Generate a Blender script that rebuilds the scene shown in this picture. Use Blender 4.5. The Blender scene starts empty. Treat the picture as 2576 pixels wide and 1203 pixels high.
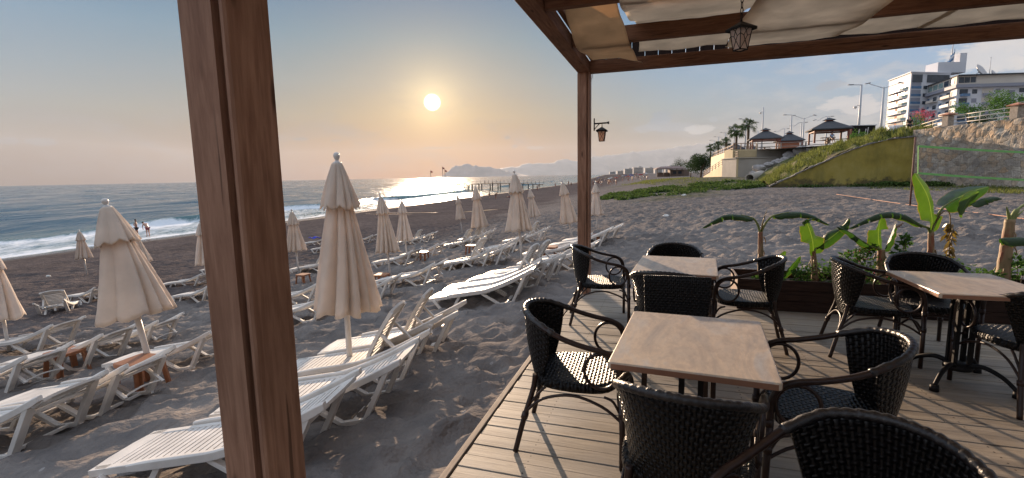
import bpy, math, random
import numpy as np
from mathutils import Vector, Matrix

R = math.radians
random.seed(7)
rng = np.random.RandomState(11)
scene = bpy.context.scene
COL = scene.collection

# ---------------------------------------------------------------- camera
FPX, CXP, CYP = 1204.0, 1288.0, 601.5      # focal length and centre of a 2576 px wide view
PITCH, ROLL, CAMZ = R(7.5), R(1.1), 1.58
cd = bpy.data.cameras.new('camera')
cam = bpy.data.objects.new('camera', cd)
COL.objects.link(cam)
cd.sensor_width = 36.0
cd.lens = 36.0 * FPX / 2576.0
cd.clip_start = 0.05
cd.clip_end = 120000.0
_f = Vector((0, math.cos(PITCH), -math.sin(PITCH)))
_r0 = Vector((1, 0, 0))
_u0 = Vector((0, math.sin(PITCH), math.cos(PITCH)))
_r = _r0 * math.cos(ROLL) - _u0 * math.sin(ROLL)
_u = _r0 * math.sin(ROLL) + _u0 * math.cos(ROLL)
cam.matrix_world = Matrix(((_r.x, _u.x, -_f.x, 0), (_r.y, _u.y, -_f.y, 0), (_r.z, _u.z, -_f.z, CAMZ), (0, 0, 0, 1)))
scene.camera = cam

# ---------------------------------------------------------------- world, sun
SUN_AZ, SUN_EL = R(-8.9), R(8.5)
sdir = Vector((math.sin(SUN_AZ) * math.cos(SUN_EL), math.cos(SUN_AZ) * math.cos(SUN_EL), math.sin(SUN_EL)))
scene.view_settings.view_transform = 'Standard'
scene.view_settings.look = 'None'
scene.view_settings.exposure = 1.3
scene.view_settings.gamma = 1.0
world = bpy.data.worlds.new('World')
scene.world = world
world.use_nodes = True

class NT:
    """small helper to write node trees"""
    def __init__(s, tree):
        s.t = tree; s.n = tree.nodes; s.l = tree.links
    def node(s, typ, **kw):
        nd = s.n.new(typ)
        for k, v in kw.items(): setattr(nd, k, v)
        return nd
    def put(s, sock, v):
        if v is None: return
        if isinstance(v, bpy.types.NodeSocket): s.l.new(v, sock)
        elif isinstance(v, (tuple, list)):
            if len(sock.default_value) == 4 and len(v) == 3: v = tuple(v) + (1,)
            sock.default_value = v
        else: sock.default_value = v
    def m(s, op, a, b=None, c=None, clamp=False):
        nd = s.node('ShaderNodeMath', operation=op, use_clamp=clamp)
        for i, v in enumerate((a, b, c)): s.put(nd.inputs[i], v) if v is not None else None
        return nd.outputs[0]
    def vm(s, op, a, b=None, out=0):
        nd = s.node('ShaderNodeVectorMath', operation=op)
        s.put(nd.inputs[0], a)
        if b is not None: s.put(nd.inputs[1], b)
        return nd.outputs[out]
    def mix(s, f, a, b, typ='MIX'):
        nd = s.node('ShaderNodeMix', data_type='RGBA', blend_type=typ)
        s.put(nd.inputs[0], f); s.put(nd.inputs[6], a); s.put(nd.inputs[7], b)
        return nd.outputs[2]
    def ramp(s, f, stops, interp='LINEAR'):
        nd = s.node('ShaderNodeValToRGB')
        cr = nd.color_ramp; cr.interpolation = interp
        while len(cr.elements) < len(stops): cr.elements.new(0.5)
        for e, (p, c) in zip(cr.elements, stops):
            e.position = p
            e.color = (c, c, c, 1) if not isinstance(c, tuple) else tuple(c[:3]) + (1,)
        s.put(nd.inputs[0], f)
        return nd.outputs[0]
    def noise(s, vec, scale, detail=4, rough=0.55, dist=0.0, out=0):
        nd = s.node('ShaderNodeTexNoise')
        s.put(nd.inputs['Vector'], vec)
        nd.inputs['Scale'].default_value = scale
        nd.inputs['Detail'].default_value = detail
        nd.inputs['Roughness'].default_value = rough
        nd.inputs['Distortion'].default_value = dist
        return nd.outputs[out]
    def mapping(s, vec, scale=(1, 1, 1), rot=(0, 0, 0), loc=(0, 0, 0)):
        nd = s.node('ShaderNodeMapping')
        s.put(nd.inputs[0], vec)
        nd.inputs['Scale'].default_value = scale
        nd.inputs['Rotation'].default_value = rot
        nd.inputs['Location'].default_value = loc
        return nd.outputs[0]
    def bump(s, h, strength=0.5, dist=0.01, normal=None):
        nd = s.node('ShaderNodeBump')
        nd.inputs['Strength'].default_value = strength
        nd.inputs['Distance'].default_value = dist
        s.put(nd.inputs['Height'], h)
        if normal is not None: s.put(nd.inputs['Normal'], normal)
        return nd.outputs[0]

def build_world():
    w = NT(world.node_tree); w.n.clear()
    out = w.node('ShaderNodeOutputWorld'); bg = w.node('ShaderNodeBackground')
    w.l.new(bg.outputs[0], out.inputs[0])
    tc = w.node('ShaderNodeTexCoord')
    d = w.vm('NORMALIZE', tc.outputs['Generated'])
    sx = w.node('ShaderNodeSeparateXYZ'); w.put(sx.inputs[0], d)
    z = sx.outputs['Z']
    zc = w.m('MAXIMUM', z, 0.0)
    # horizontal closeness to the sun azimuth, 1 at the sun, 0 opposite
    hd = w.vm('DOT_PRODUCT', d, (sdir.x, sdir.y, 0), out=1)
    hlen = w.m('SQRT', w.m('SUBTRACT', 1.0001, w.m('MULTIPLY', z, z)))
    ca = w.m('DIVIDE', hd, w.m('MULTIPLY', hlen, math.cos(SUN_EL)))
    near = w.m('POWER', w.m('MAXIMUM', w.m('MULTIPLY', w.m('ADD', ca, 1.0), 0.5), 0.0), 6.0)
    cool = w.ramp(zc, [(0, (.10, .08, .062)), (.03, (.095, .088, .088)), (.08, (.122, .128, .142)), (.14, (.138, .172, .215)), (.25, (.11, .16, .235)), (.40, (.004, .028, .115)), (.55, (.17, .23, .31)), (.80, (.42, .47, .56))])
    warm = w.ramp(zc, [(0, (.04, .0, .0)), (.05, (.085, .022, .0)), (.12, (.115, .095, .068)), (.18, (.09, .108, .113)), (.26, (.05, .10, .136)), (.40, (.003, .055, .136)), (.55, (.17, .23, .30)), (.80, (.42, .47, .56))])  # upper stops, above the view, raised in both ramps as added fill
    col = w.mix(near, cool, warm)
    rt = w.ramp(w.vm('DOT_PRODUCT', d, (1, 0, 0), out=1), [(.02, 0.0), (.30, 1.0)])
    col = w.mix(w.m('MULTIPLY', rt, w.ramp(zc, [(.0, 1.0), (.30, .6), (.5, 0.0)])), col, w.mix(1.0, col, (.72, 1.04, 1.36), 'MULTIPLY'))
    # glow round the sun
    sd = w.vm('DOT_PRODUCT', d, tuple(sdir), out=1)
    ang = w.m('ARCCOSINE', w.m('MINIMUM', sd, 1.0))
    g1 = w.m('POWER', 2.718, w.m('MULTIPLY', ang, -1 / R(2.2)))
    g2 = w.m('POWER', 2.718, w.m('MULTIPLY', w.m('MULTIPLY', ang, ang), -1 / (R(13) ** 2)))
    dsk = w.m('SUBTRACT', 1.0, w.m('DIVIDE', w.m('SUBTRACT', ang, R(0.42)), R(0.55)), clamp=True)
    col = w.mix(1.0, col, w.mix(1.0, (.42, .30, .12), w.node('ShaderNodeCombineColor').outputs[0], 'MIX') if False else w.mix(g2, (0, 0, 0), (.045, .018, .0)), 'ADD')
    col = w.mix(1.0, col, w.mix(g1, (0, 0, 0), (.46, .33, .15)), 'ADD')
    # physical sky blended in
    sky = w.node('ShaderNodeTexSky', sky_type='NISHITA')
    sky.sun_disc = False; sky.sun_elevation = SUN_EL; sky.sun_rotation = SUN_AZ
    sky.altitude = 5; sky.air_density = 1.4; sky.dust_density = 1.0
    nsk = w.mix(1.0, sky.outputs[0], (.06, .06, .06), 'MULTIPLY')
    col = w.mix(0.05, col, nsk)
    # fill added in unseen sky: back left lifted, back right dimmed
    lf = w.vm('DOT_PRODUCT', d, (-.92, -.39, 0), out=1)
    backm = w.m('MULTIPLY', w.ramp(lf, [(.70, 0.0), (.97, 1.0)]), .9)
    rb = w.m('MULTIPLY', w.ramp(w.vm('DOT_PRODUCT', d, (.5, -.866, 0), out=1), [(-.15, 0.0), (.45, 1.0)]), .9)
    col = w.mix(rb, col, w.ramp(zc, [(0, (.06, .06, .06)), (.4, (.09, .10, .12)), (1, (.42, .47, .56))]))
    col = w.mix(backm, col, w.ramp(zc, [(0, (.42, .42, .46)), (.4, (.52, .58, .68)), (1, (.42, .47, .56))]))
    # clouds: layered noise in the band over the horizon
    proj = w.node('ShaderNodeCombineXYZ')
    w.put(proj.inputs[0], w.m('ARCTAN2', sx.outputs['X'], sx.outputs['Y']))
    w.put(proj.inputs[1], w.m('MULTIPLY', z, 2.6))
    az = proj.inputs[0].links[0].from_socket
    n1 = w.noise(proj.outputs[0], 7.0, 7, .58, .25)
    n2 = w.noise(w.vm('ADD', proj.outputs[0], (3.1, 7.7, 0)), 16.0, 6, .6)
    bandl = w.ramp(zc, [(0, 0.0), (.03, .8), (.09, 1.0), (.17, .35), (.24, 0.0)])
    dark = w.m('MULTIPLY', w.ramp(n1, [(.50, 0.0), (.66, 1.0)]), bandl)
    col = w.mix(w.m('MULTIPLY', dark, .36), col, (.14, .13, .135))
    band2 = w.ramp(zc, [(0.02, 0.0), (.10, 1.0), (.26, .9), (.36, 0.0)])
    azr = w.ramp(w.m('DIVIDE', az, R(60)), [(.30, 0.0), (.62, 1.0)])
    lite = w.m('MULTIPLY', w.m('MULTIPLY', w.ramp(n2, [(.47, 0.0), (.62, 1.0)]), band2), azr)
    col = w.mix(w.m('MULTIPLY', lite, .38), col, (.27, .24, .22))
    def blob(azd, eld, ra, re, colr, amt, thr=(.35, .62), sc=26.0):
        nonlocal col
        dx = w.m('DIVIDE', w.m('SUBTRACT', az, R(azd)), R(ra))
        dz = w.m('DIVIDE', w.m('SUBTRACT', z, math.sin(R(eld))), R(re))
        r2 = w.m('ADD', w.m('MULTIPLY', dx, dx), w.m('MULTIPLY', dz, dz))
        nz = w.noise(proj.outputs[0], sc, 6, .62)
        v = w.m('ADD', w.m('SUBTRACT', 1.0, r2), w.m('MULTIPLY', w.m('SUBTRACT', nz, .5), 2.6))
        mk = w.ramp(v, [(thr[0], 0.0), (thr[1], 1.0)])
        col = w.mix(w.m('MULTIPLY', mk, amt), col, tuple(q * (.30 if colr[0] < .5 else .42) for q in colr))
    def pa(px, py):   # direction of a place in the sky, degrees
        u = (px - CXP) / FPX; v = -(py - CYP) / FPX
        c, s_ = math.cos(ROLL), math.sin(ROLL)
        a, b = u * c + v * s_, -u * s_ + v * c
        X, Y, Z = a, math.cos(PITCH) + b * math.sin(PITCH), -math.sin(PITCH) + b * math.cos(PITCH)
        return math.degrees(math.atan2(X, Y)), math.degrees(math.atan2(Z, math.hypot(X, Y)))
    for (px, py, ra, re, c, amt) in (
            (1668, 296, 1.7, 1.0, (.34, .40, .48), .75), (1690, 318, 3.4, .8, (.40, .43, .49), .6),
            (1625, 325, 2.2, .5, (.43, .45, .50), .55), (1760, 325, 1.8, .7, (.62, .58, .56), .5),
            (1276, 346, .55, .32, (.42, .36, .34), .7), (757, 350, 1.1, .22, (.40, .38, .38), .6),
            (843, 354, .8, .14, (.42, .40, .38), .5), (1296, 368, .5, .3, (.46, .40, .37), .5),
            (1796, 300, .6, .35, (.42, .46, .52), .6), (2090, 215, 1.6, .6, (.46, .46, .50), .5),
            (105, 358, 1.3, .45, (.40, .38, .40), .5), (15, 355, 1.0, .35, (.42, .39, .41), .5),
            (1100, 372, 2.5, .22, (.52, .42, .36), .4), (1340, 372, 1.6, .25, (.50, .44, .40), .4),
            (2520, 135, 5.0, 1.8, (.72, .65, .60), .65), (2140, 265, 3.2, 1.3, (.70, .62, .58), .5)):
        a_, e_ = pa(px, py)
        blob(a_, e_, ra, re, c, amt)
    # below the horizon: dark ground colour
    col = w.mix(w.ramp(w.m('ADD', z, .5), [(.49, 1.0), (.4995, 0.0)]), col, (.06, .065, .075))
    col = w.mix(w.m('MULTIPLY', dsk, 1.0), col, (4.0, 3.7, 3.0))
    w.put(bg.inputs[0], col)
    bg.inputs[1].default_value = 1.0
build_world()

sl = bpy.data.lights.new('sun', 'SUN')
sl.energy = 5.0; sl.angle = R(0.6); sl.color = (1.0, .73, .50)
so = bpy.data.objects.new('sun', sl); COL.objects.link(so)
so.rotation_euler = (-sdir).to_track_quat('-Z', 'Y').to_euler()
so.location = sdir * 50

# ---------------------------------------------------------------- tags and mesh helpers
def tag(o, label=None, cat=None, group=None, kind=None):
    if label: o['label'] = label
    if cat: o['category'] = cat
    if group: o['group'] = group
    if kind: o['kind'] = kind
    return o
def thing(name, label, cat, loc=(0, 0, 0), rot=(0, 0, 0), group=None):
    o = bpy.data.objects.new(name, None); COL.objects.link(o)
    o.empty_display_size = .1
    o.location = loc; o.rotation_euler = rot
    return tag(o, label, cat, group)
def dup(root, loc=None, rot=None, label=None, group=None, scale=None):
    r = root.copy(); COL.objects.link(r)
    if loc is not None: r.location = loc
    if rot is not None: r.rotation_euler = rot
    if scale is not None: r.scale = scale if isinstance(scale, (tuple, list)) else (scale,) * 3
    if label: r['label'] = label
    if group: r['group'] = group
    for ch in list(root.children):
        c = ch.copy(); COL.objects.link(c); c.parent = r
        for g in list(ch.children):
            q = g.copy(); COL.objects.link(q); q.parent = c
    return r

class MB:
    def __init__(s): s.v = []; s.f = []; s.uv = None; s.sm = []
    def add(s, vs, fs, smooth=False):
        b = len(s.v); s.v.extend([tuple(p) for p in vs])
        for f in fs: s.f.append(tuple(b + i for i in f)); s.sm.append(smooth)
        return b
    def box(s, c, size, M=None, taper=1.0):
        x, y, z = size[0] / 2, size[1] / 2, size[2] / 2
        p = []
        for dz in (-1, 1):
            k = taper if dz > 0 else 1.0
            for dx, dy in ((-1, -1), (1, -1), (1, 1), (-1, 1)):
                q = Vector((dx * x * k, dy * y * k, dz * z))
                if M is not None: q = M @ q
                p.append(q + Vector(c))
        s.add(p, [(3, 2, 1, 0), (4, 5, 6, 7), (0, 1, 5, 4), (1, 2, 6, 5), (2, 3, 7, 6), (3, 0, 4, 7)])
    def beam(s, a, b, w, h, up=(0, 0, 1)):
        a = Vector(a); b = Vector(b); x = (b - a); L = x.length; x.normalize()
        up = Vector(up); y = up.cross(x)
        if y.length < 1e-4: y = Vector((1, 0, 0)).cross(x)
        y.normalize(); z = x.cross(y)
        M = Matrix((x, y, z)).transposed()
        s.box((a + b) / 2, (L, w, h), M)
    def tube(s, pts, r, n=8, closed=False, cap=True):
        pts = [Vector(p) for p in pts]; k = len(pts)
        rr = [r] * k if not isinstance(r, (list, tuple)) else r
        T = []
        for i in range(k):
            a = pts[(i - 1) % k] if (closed or i > 0) else pts[i]
            b = pts[(i + 1) % k] if (closed or i < k - 1) else pts[i]
            t = b - a
            T.append(t.normalized() if t.length > 1e-9 else Vector((0, 0, 1)))
        n0 = T[0].orthogonal().normalized(); vs = []
        for i in range(k):
            n0 = (n0 - T[i] * n0.dot(T[i]))
            n0 = n0.normalized() if n0.length > 1e-6 else T[i].orthogonal().normalized()
            bn = T[i].cross(n0)
            for j in range(n):
                a = 2 * math.pi * j / n
                vs.append(pts[i] + (n0 * math.cos(a) + bn * math.sin(a)) * rr[i])
        fs = []
        for i in range(k if closed else k - 1):
            i2 = (i + 1) % k
            for j in range(n):
                j2 = (j + 1) % n
                fs.append((i * n + j, i * n + j2, i2 * n + j2, i2 * n + j))
        s.add(vs, fs, True)
        if cap and not closed:
            b = len(s.v) - k * n
            s.f.append(tuple(b + j for j in reversed(range(n)))); s.sm.append(False)
            s.f.append(tuple(b + (k - 1) * n + j for j in range(n))); s.sm.append(False)
    def lathe(s, prof, n=12, c=(0, 0, 0), smooth=True, rf=None):
        c = Vector(c); vs = []; k = len(prof)
        for i, (r, z) in enumerate(prof):
            for j in range(n):
                a = 2 * math.pi * j / n
                q = r * (rf(i, a) if rf else 1.0)
                vs.append(c + Vector((q * math.cos(a), q * math.sin(a), z)))
        fs = []
        for i in range(k - 1):
            for j in range(n):
                j2 = (j + 1) % n
                fs.append((i * n + j, i * n + j2, (i + 1) * n + j2, (i + 1) * n + j))
        b = s.add(vs, fs, smooth)
        if prof[0][0] > 1e-4: s.f.append(tuple(b + j for j in reversed(range(n)))); s.sm.append(False)
        if prof[-1][0] > 1e-4: s.f.append(tuple(b + (k - 1) * n + j for j in range(n))); s.sm.append(False)
    def prism(s, poly, z0, z1, M=None):
        n = len(poly)
        vs = [Vector((x, y, z0)) for x, y in poly] + [Vector((x, y, z1)) for x, y in poly]
        if M is not None: vs = [M @ v for v in vs]
        s.add(vs, [tuple(reversed(range(n))), tuple(range(n, 2 * n))] + [(i, (i + 1) % n, n + (i + 1) % n, n + i) for i in range(n)])
    def grid(s, fn, nu, nv, smooth=True, uvs=(1, 1), double=0.0):
        """surface fn(u,v) in 0..1; keeps uv"""
        if s.uv is None: s.uv = {}
        vs = []; b = len(s.v)
        for i in range(nu + 1):
            for j in range(nv + 1):
                vs.append(fn(i / nu, j / nv)); s.uv[b + i * (nv + 1) + j] = (i / nu * uvs[0], j / nv * uvs[1])
        fs = [(i * (nv + 1) + j, (i + 1) * (nv + 1) + j, (i + 1) * (nv + 1) + j + 1, i * (nv + 1) + j + 1) for i in range(nu) for j in range(nv)]
        s.add(vs, fs, smooth)
    def build(s, name, mat, parent=None, bevel=0.0, solid=0.0, offset=0.0, loc=None, sub=0):
        me = bpy.data.meshes.new(name)
        me.from_pydata([tuple(p) for p in s.v], [], s.f)
        me.polygons.foreach_set('use_smooth', s.sm)
        if s.uv is not None:
            ul = me.uv_layers.new(name='UVMap')
            for l in me.loops: ul.data[l.index].uv = s.uv.get(l.vertex_index, (0, 0))
        me.update()
        o = bpy.data.objects.new(name, me); COL.objects.link(o)
        if mat: me.materials.append(mat)
        if parent is not None: o.parent = parent
        if loc is not None: o.location = loc
        if solid:
            m = o.modifiers.new('s', 'SOLIDIFY'); m.thickness = solid; m.offset = offset
        if sub:
            m = o.modifiers.new('u', 'SUBSURF'); m.levels = sub; m.render_levels = sub
        if bevel:
            m = o.modifiers.new('b', 'BEVEL'); m.width = bevel; m.segments = 2; m.limit_method = 'ANGLE'; m.angle_limit = R(40)
        return o

# pixel of the 2576 px wide view -> ray and points in the place
def ray(px, py):
    u = (px - CXP) / FPX; v = -(py - CYP) / FPX
    c, s_ = math.cos(ROLL), math.sin(ROLL)
    a, b = u * c + v * s_, -u * s_ + v * c
    return Vector((a, math.cos(PITCH) + b * math.sin(PITCH), -math.sin(PITCH) + b * math.cos(PITCH)))
def at(px, py, Y):
    d = ray(px, py); return d * (Y / d.y) + Vector((0, 0, CAMZ))
def onz(px, py, z):
    d = ray(px, py); return d * ((z - CAMZ) / d.z) + Vector((0, 0, CAMZ))

# deck frame: corner post foot, e1 forward along the deck edge, e2 to the right
CPT = Vector((0.961, 6.298, 0)); DA = R(17.75)
E1 = Vector((math.sin(DA), math.cos(DA), 0)); E2 = Vector((math.cos(DA), -math.sin(DA), 0))
def dk(a, b, z=0): return CPT + E1 * a + E2 * b + Vector((0, 0, z))
DKM = Matrix((E2, E1, Vector((0, 0, 1)))).transposed()      # local x=E2, y=E1 (left-handed free: z stays up)
DKROT = -DA
# ---------------------------------------------------------------- materials
def mat(name):
    m = bpy.data.materials.new(name); m.use_nodes = True
    w = NT(m.node_tree); w.n.clear()
    out = w.node('ShaderNodeOutputMaterial'); p = w.node('ShaderNodeBsdfPrincipled')
    w.l.new(p.outputs[0], out.inputs[0])
    w.out = out; w.p = p
    return m, w
def setp(w, color=None, rough=None, metal=None, normal=None, spec=None, trans=None, **kw):
    i = w.p.inputs
    if color is not None: w.put(i['Base Color'], color)
    if rough is not None: w.put(i['Roughness'], rough)
    if metal is not None: w.put(i['Metallic'], metal)
    if normal is not None: w.put(i['Normal'], normal)
    if spec is not None: w.put(i['Specular IOR Level'], spec)
    for k, v in kw.items(): w.put(i[k], v)
def obco(w): return w.node('ShaderNodeTexCoord').outputs['Object']
def wpos(w): return w.node('ShaderNodeNewGeometry').outputs['Position']

def plain(name, c, rough=.5, var=.12, scale=6.0, bump=0.0, metal=0.0, bscale=60, spec=.5):
    m, w = mat(name)
    n = w.noise(obco(w), scale, 5)
    k = w.ramp(n, [(.3, 1 - var), (.7, 1 + var)])
    col = w.mix(1.0, c, k, 'MULTIPLY')
    setp(w, col, rough, metal, spec=spec)
    if bump: setp(w, normal=w.bump(w.noise(obco(w), bscale, 3), bump, .004))
    return m
def wood(name, c1, c2, axis='X', scale=1.0, rough=.62, bump=.35, rnd=False, knots=True):
    m, w = mat(name)
    co = obco(w)
    sc = {'X': (.5, 5, 5), 'Y': (5, .5, 5), 'Z': (5, 5, .5)}[axis]
    v = w.mapping(co, tuple(a * scale for a in sc))
    n1 = w.noise(v, 2.2, 6, .6, .6)
    n2 = w.noise(v, 9.0, 5, .65)
    band = w.m('SINE', w.m('MULTIPLY', w.m('ADD', n1, 0.0), 46.0))
    f = w.m('ADD', w.m('MULTIPLY', band, .09), w.m('MULTIPLY', n2, .9))
    col = w.ramp(f, [(.22, c1), (.70, c2)])
    if knots:
        kn = w.node('ShaderNodeTexVoronoi'); kv = w.mapping(co, tuple(a * .55 for a in {'X': (1.2, 5, 5), 'Y': (5, 1.2, 5), 'Z': (5, 5, 1.2)}[axis]))
        w.put(kn.inputs['Vector'], kv); kn.inputs['Scale'].default_value = 3.0
        km = w.ramp(kn.outputs['Distance'], [(.05, 1.0), (.11, 0.0)])
        col = w.mix(w.m('MULTIPLY', km, .85), col, tuple(a * .3 for a in c1))
    ck = w.noise(w.mapping(co, tuple((.9 if a < 1 else 34) for a in sc)), 1.0, 3, .5)
    col = w.mix(w.m('MULTIPLY', w.ramp(ck, [(.66, 0.0), (.70, 1.0)]), .7), col, tuple(a * .25 for a in c1))
    big = w.ramp(w.noise(co, 1.3, 3), [(.3, .75), (.7, 1.25)])
    col = w.mix(1.0, col, big, 'MULTIPLY')
    setp(w, col, rough, normal=w.bump(f, bump, .003), spec=.15)
    return m

M = {}
M['beam_y'] = wood('beam wood along', (.095, .042, .022), (.21, .10, .055), 'Y', rough=.8)
M['beam_x'] = wood('beam wood across', (.095, .042, .022), (.20, .095, .052), 'X', rough=.8)
M['post'] = wood('post wood', (.20, .10, .062), (.36, .205, .135), 'Z', .8, bump=.3)
M['post_dark'] = wood('post groove wood', (.04, .02, .013), (.08, .04, .026), 'Z', 1.2)
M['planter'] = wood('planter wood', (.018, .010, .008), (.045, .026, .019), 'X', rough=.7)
M['trim'] = wood('deck trim wood', (.20, .15, .115), (.36, .28, .21), 'Y', rough=.7)
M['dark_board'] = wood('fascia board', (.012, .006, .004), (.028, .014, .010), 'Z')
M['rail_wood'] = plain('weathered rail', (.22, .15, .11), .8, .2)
M['pier'] = plain('pier timber', (.03, .026, .024), .85, .2)
M['white_plastic'] = plain('lounger plastic', (.60, .57, .53), .52, .16, 3.5, .08, spec=.5)
M['white_metal'] = plain('painted pole', (.55, .52, .49), .4, .06, 8)
M['brown_plastic'] = plain('brown table plastic', (.30, .13, .065), .5, .12, 9, .05)
M['black_metal'] = plain('black iron', (.008, .007, .007), .55, .2, 20, .2, spec=.2)
M['galv'] = plain('galvanised steel', (.42, .44, .46), .45, .08)
M['rope_green'] = plain('net tape', (.20, .48, .14), .7, .1)
M['rope_orange'] = plain('court tape', (.34, .17, .11), .8, .15)
M['concrete'] = plain('concrete', (.40, .36, .31), .9, .16, .35, .4, bscale=3)
M['concrete_y'] = plain('cream concrete', (.56, .45, .27), .85, .12, .4)  # lighter and yellower than the plain concrete
M['rock'] = plain('rock', (.30, .28, .27), .95, .3, .8, .8, bscale=2.5)
M['skin'] = plain('skin', (.30, .145, .09), .5, .08)
M['skin_light'] = plain('light skin', (.48, .27, .19), .5, .08)
M['hair'] = plain('dark hair', (.02, .015, .012), .6)
M['trunk_dark'] = plain('trunk dark', (.11, .075, .05), .9, .3, 3)
M['roof_slate'] = plain('gazebo roof', (.055, .058, .065), .85, .15, 2)
M['red_wood'] = plain('gazebo post', (.20, .065, .045), .7, .15)
M['tile'] = plain('pillar cap tile', (.40, .17, .10), .8, .2, 4)
M['stucco'] = plain('pillar stone', (.36, .30, .24), .9, .25, 5, .5, bscale=12)
M['blue'] = plain('blue cloth', (.03, .05, .45), .8)

def cloth_mat(name, c, tr=.35, wv=700, rough=.9, dirt=.1):
    m, w = mat(name)
    co = obco(w)
    n = w.noise(co, 3.0, 5)
    k = w.ramp(n, [(.3, 1 - dirt), (.7, 1 + dirt)])
    col = w.mix(1.0, c, k, 'MULTIPLY')
    nv = w.noise(co, 90, 2)
    b = w.bump(w.m('ADD', nv, w.m('MULTIPLY', w.noise(co, 5, 3), 3.0)), .35, .006)
    setp(w, col, rough, normal=b, spec=.15)
    tl = w.node('ShaderNodeBsdfTranslucent'); w.put(tl.inputs[0], col); w.put(tl.inputs[1], b)
    mx = w.node('ShaderNodeMixShader'); mx.inputs[0].default_value = tr
    w.l.new(w.p.outputs[0], mx.inputs[1]); w.l.new(tl.outputs[0], mx.inputs[2]); w.l.new(mx.outputs[0], w.out.inputs[0])
    return m
M['canopy'] = cloth_mat('parasol canvas', (.80, .71, .62), .52)
M['canopy_light'] = cloth_mat('parasol canvas pale', (.84, .76, .68), .52)
M['shade'] = cloth_mat('shade cloth', (.58, .43, .29), .62, dirt=.16)
M['shade_grey'] = cloth_mat('shade cloth grey', (.68, .58, .47), .68, dirt=.16)

def weave_mat(name, nu, nv, c=(.006, .005, .0055), c2=(.013, .011, .010), rough=.30):
    m, w = mat(name)
    uvn = w.node('ShaderNodeTexCoord').outputs['UV']
    s = w.node('ShaderNodeSeparateXYZ'); w.put(s.inputs[0], uvn)
    u = w.m('MULTIPLY', s.outputs[0], nu); v = w.m('MULTIPLY', s.outputs[1], nv)
    fl = w.m('FLOOR', v)
    fr = w.m('SUBTRACT', w.m('MULTIPLY', w.m('FRACT', v), 2.0), 1.0)
    prof = w.m('SUBTRACT', 1.0, w.m('POWER', w.m('ABSOLUTE', fr), 2.5))
    ph = w.m('COSINE', w.m('MULTIPLY', w.m('ADD', u, fl), math.pi))
    amp = w.m('ADD', .5, w.m('MULTIPLY', ph, .5))
    fu = w.m('SUBTRACT', w.m('MULTIPLY', w.m('FRACT', w.m('ADD', u, .5)), 2.0), 1.0)
    vert = w.m('MULTIPLY', w.m('SUBTRACT', 1.0, w.m('POWER', w.m('ABSOLUTE', fu), 2.0)), .35)
    h = w.m('MAXIMUM', w.m('MULTIPLY', prof, amp), vert)
    col = w.mix(w.ramp(h, [(.2, 0.0), (.8, 1.0)]), tuple(a * .25 for a in c), w.mix(w.noise(obco(w), 30, 2), c, c2))
    setp(w, col, rough, normal=w.bump(h, 1.0, .016), spec=.24)
    return m
M['weave_back'] = weave_mat('wicker back', 32, 24)
M['weave_seat'] = weave_mat('wicker seat', 24, 24, rough=.40)
M['weave_wrap'] = weave_mat('wicker wrap', 2, 2)
M['cane'] = plain('dark cane', (.022, .010, .007), .34, .35, 30, .25, bscale=90, spec=.4)

def table_mat():
    m, w = mat('table top veneer')
    co = obco(w)
    v = w.mapping(co, (1.1, 2.6, 2))
    n = w.noise(v, 1.6, 7, .62, 1.3)
    n2 = w.noise(v, 9, 5, .7, .4)
    col = w.ramp(n, [(.3, (.36, .31, .26)), (.5, (.60, .475, .34)), (.68, (.47, .455, .43))])
    col = w.mix(w.m('MULTIPLY', w.ramp(n2, [(.42, 0.0), (.66, 1.0)]), .5), col, (.33, .26, .22))
    st = w.ramp(w.noise(co, 260, 1), [(.66, 0.0), (.8, 1.0)])
    col = w.mix(w.m('MULTIPLY', st, .3), col, (.62, .58, .54))
    setp(w, col, w.ramp(n2, [(.3, .30), (.7, .46)]), spec=.45, normal=w.bump(w.m('ADD', n2, w.noise(co, 6, 2)), .12, .002))
    return m
M['table'] = table_mat()
M['table_edge'] = plain('table edge band', (.27, .13, .075), .45, .12, 8)

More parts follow.
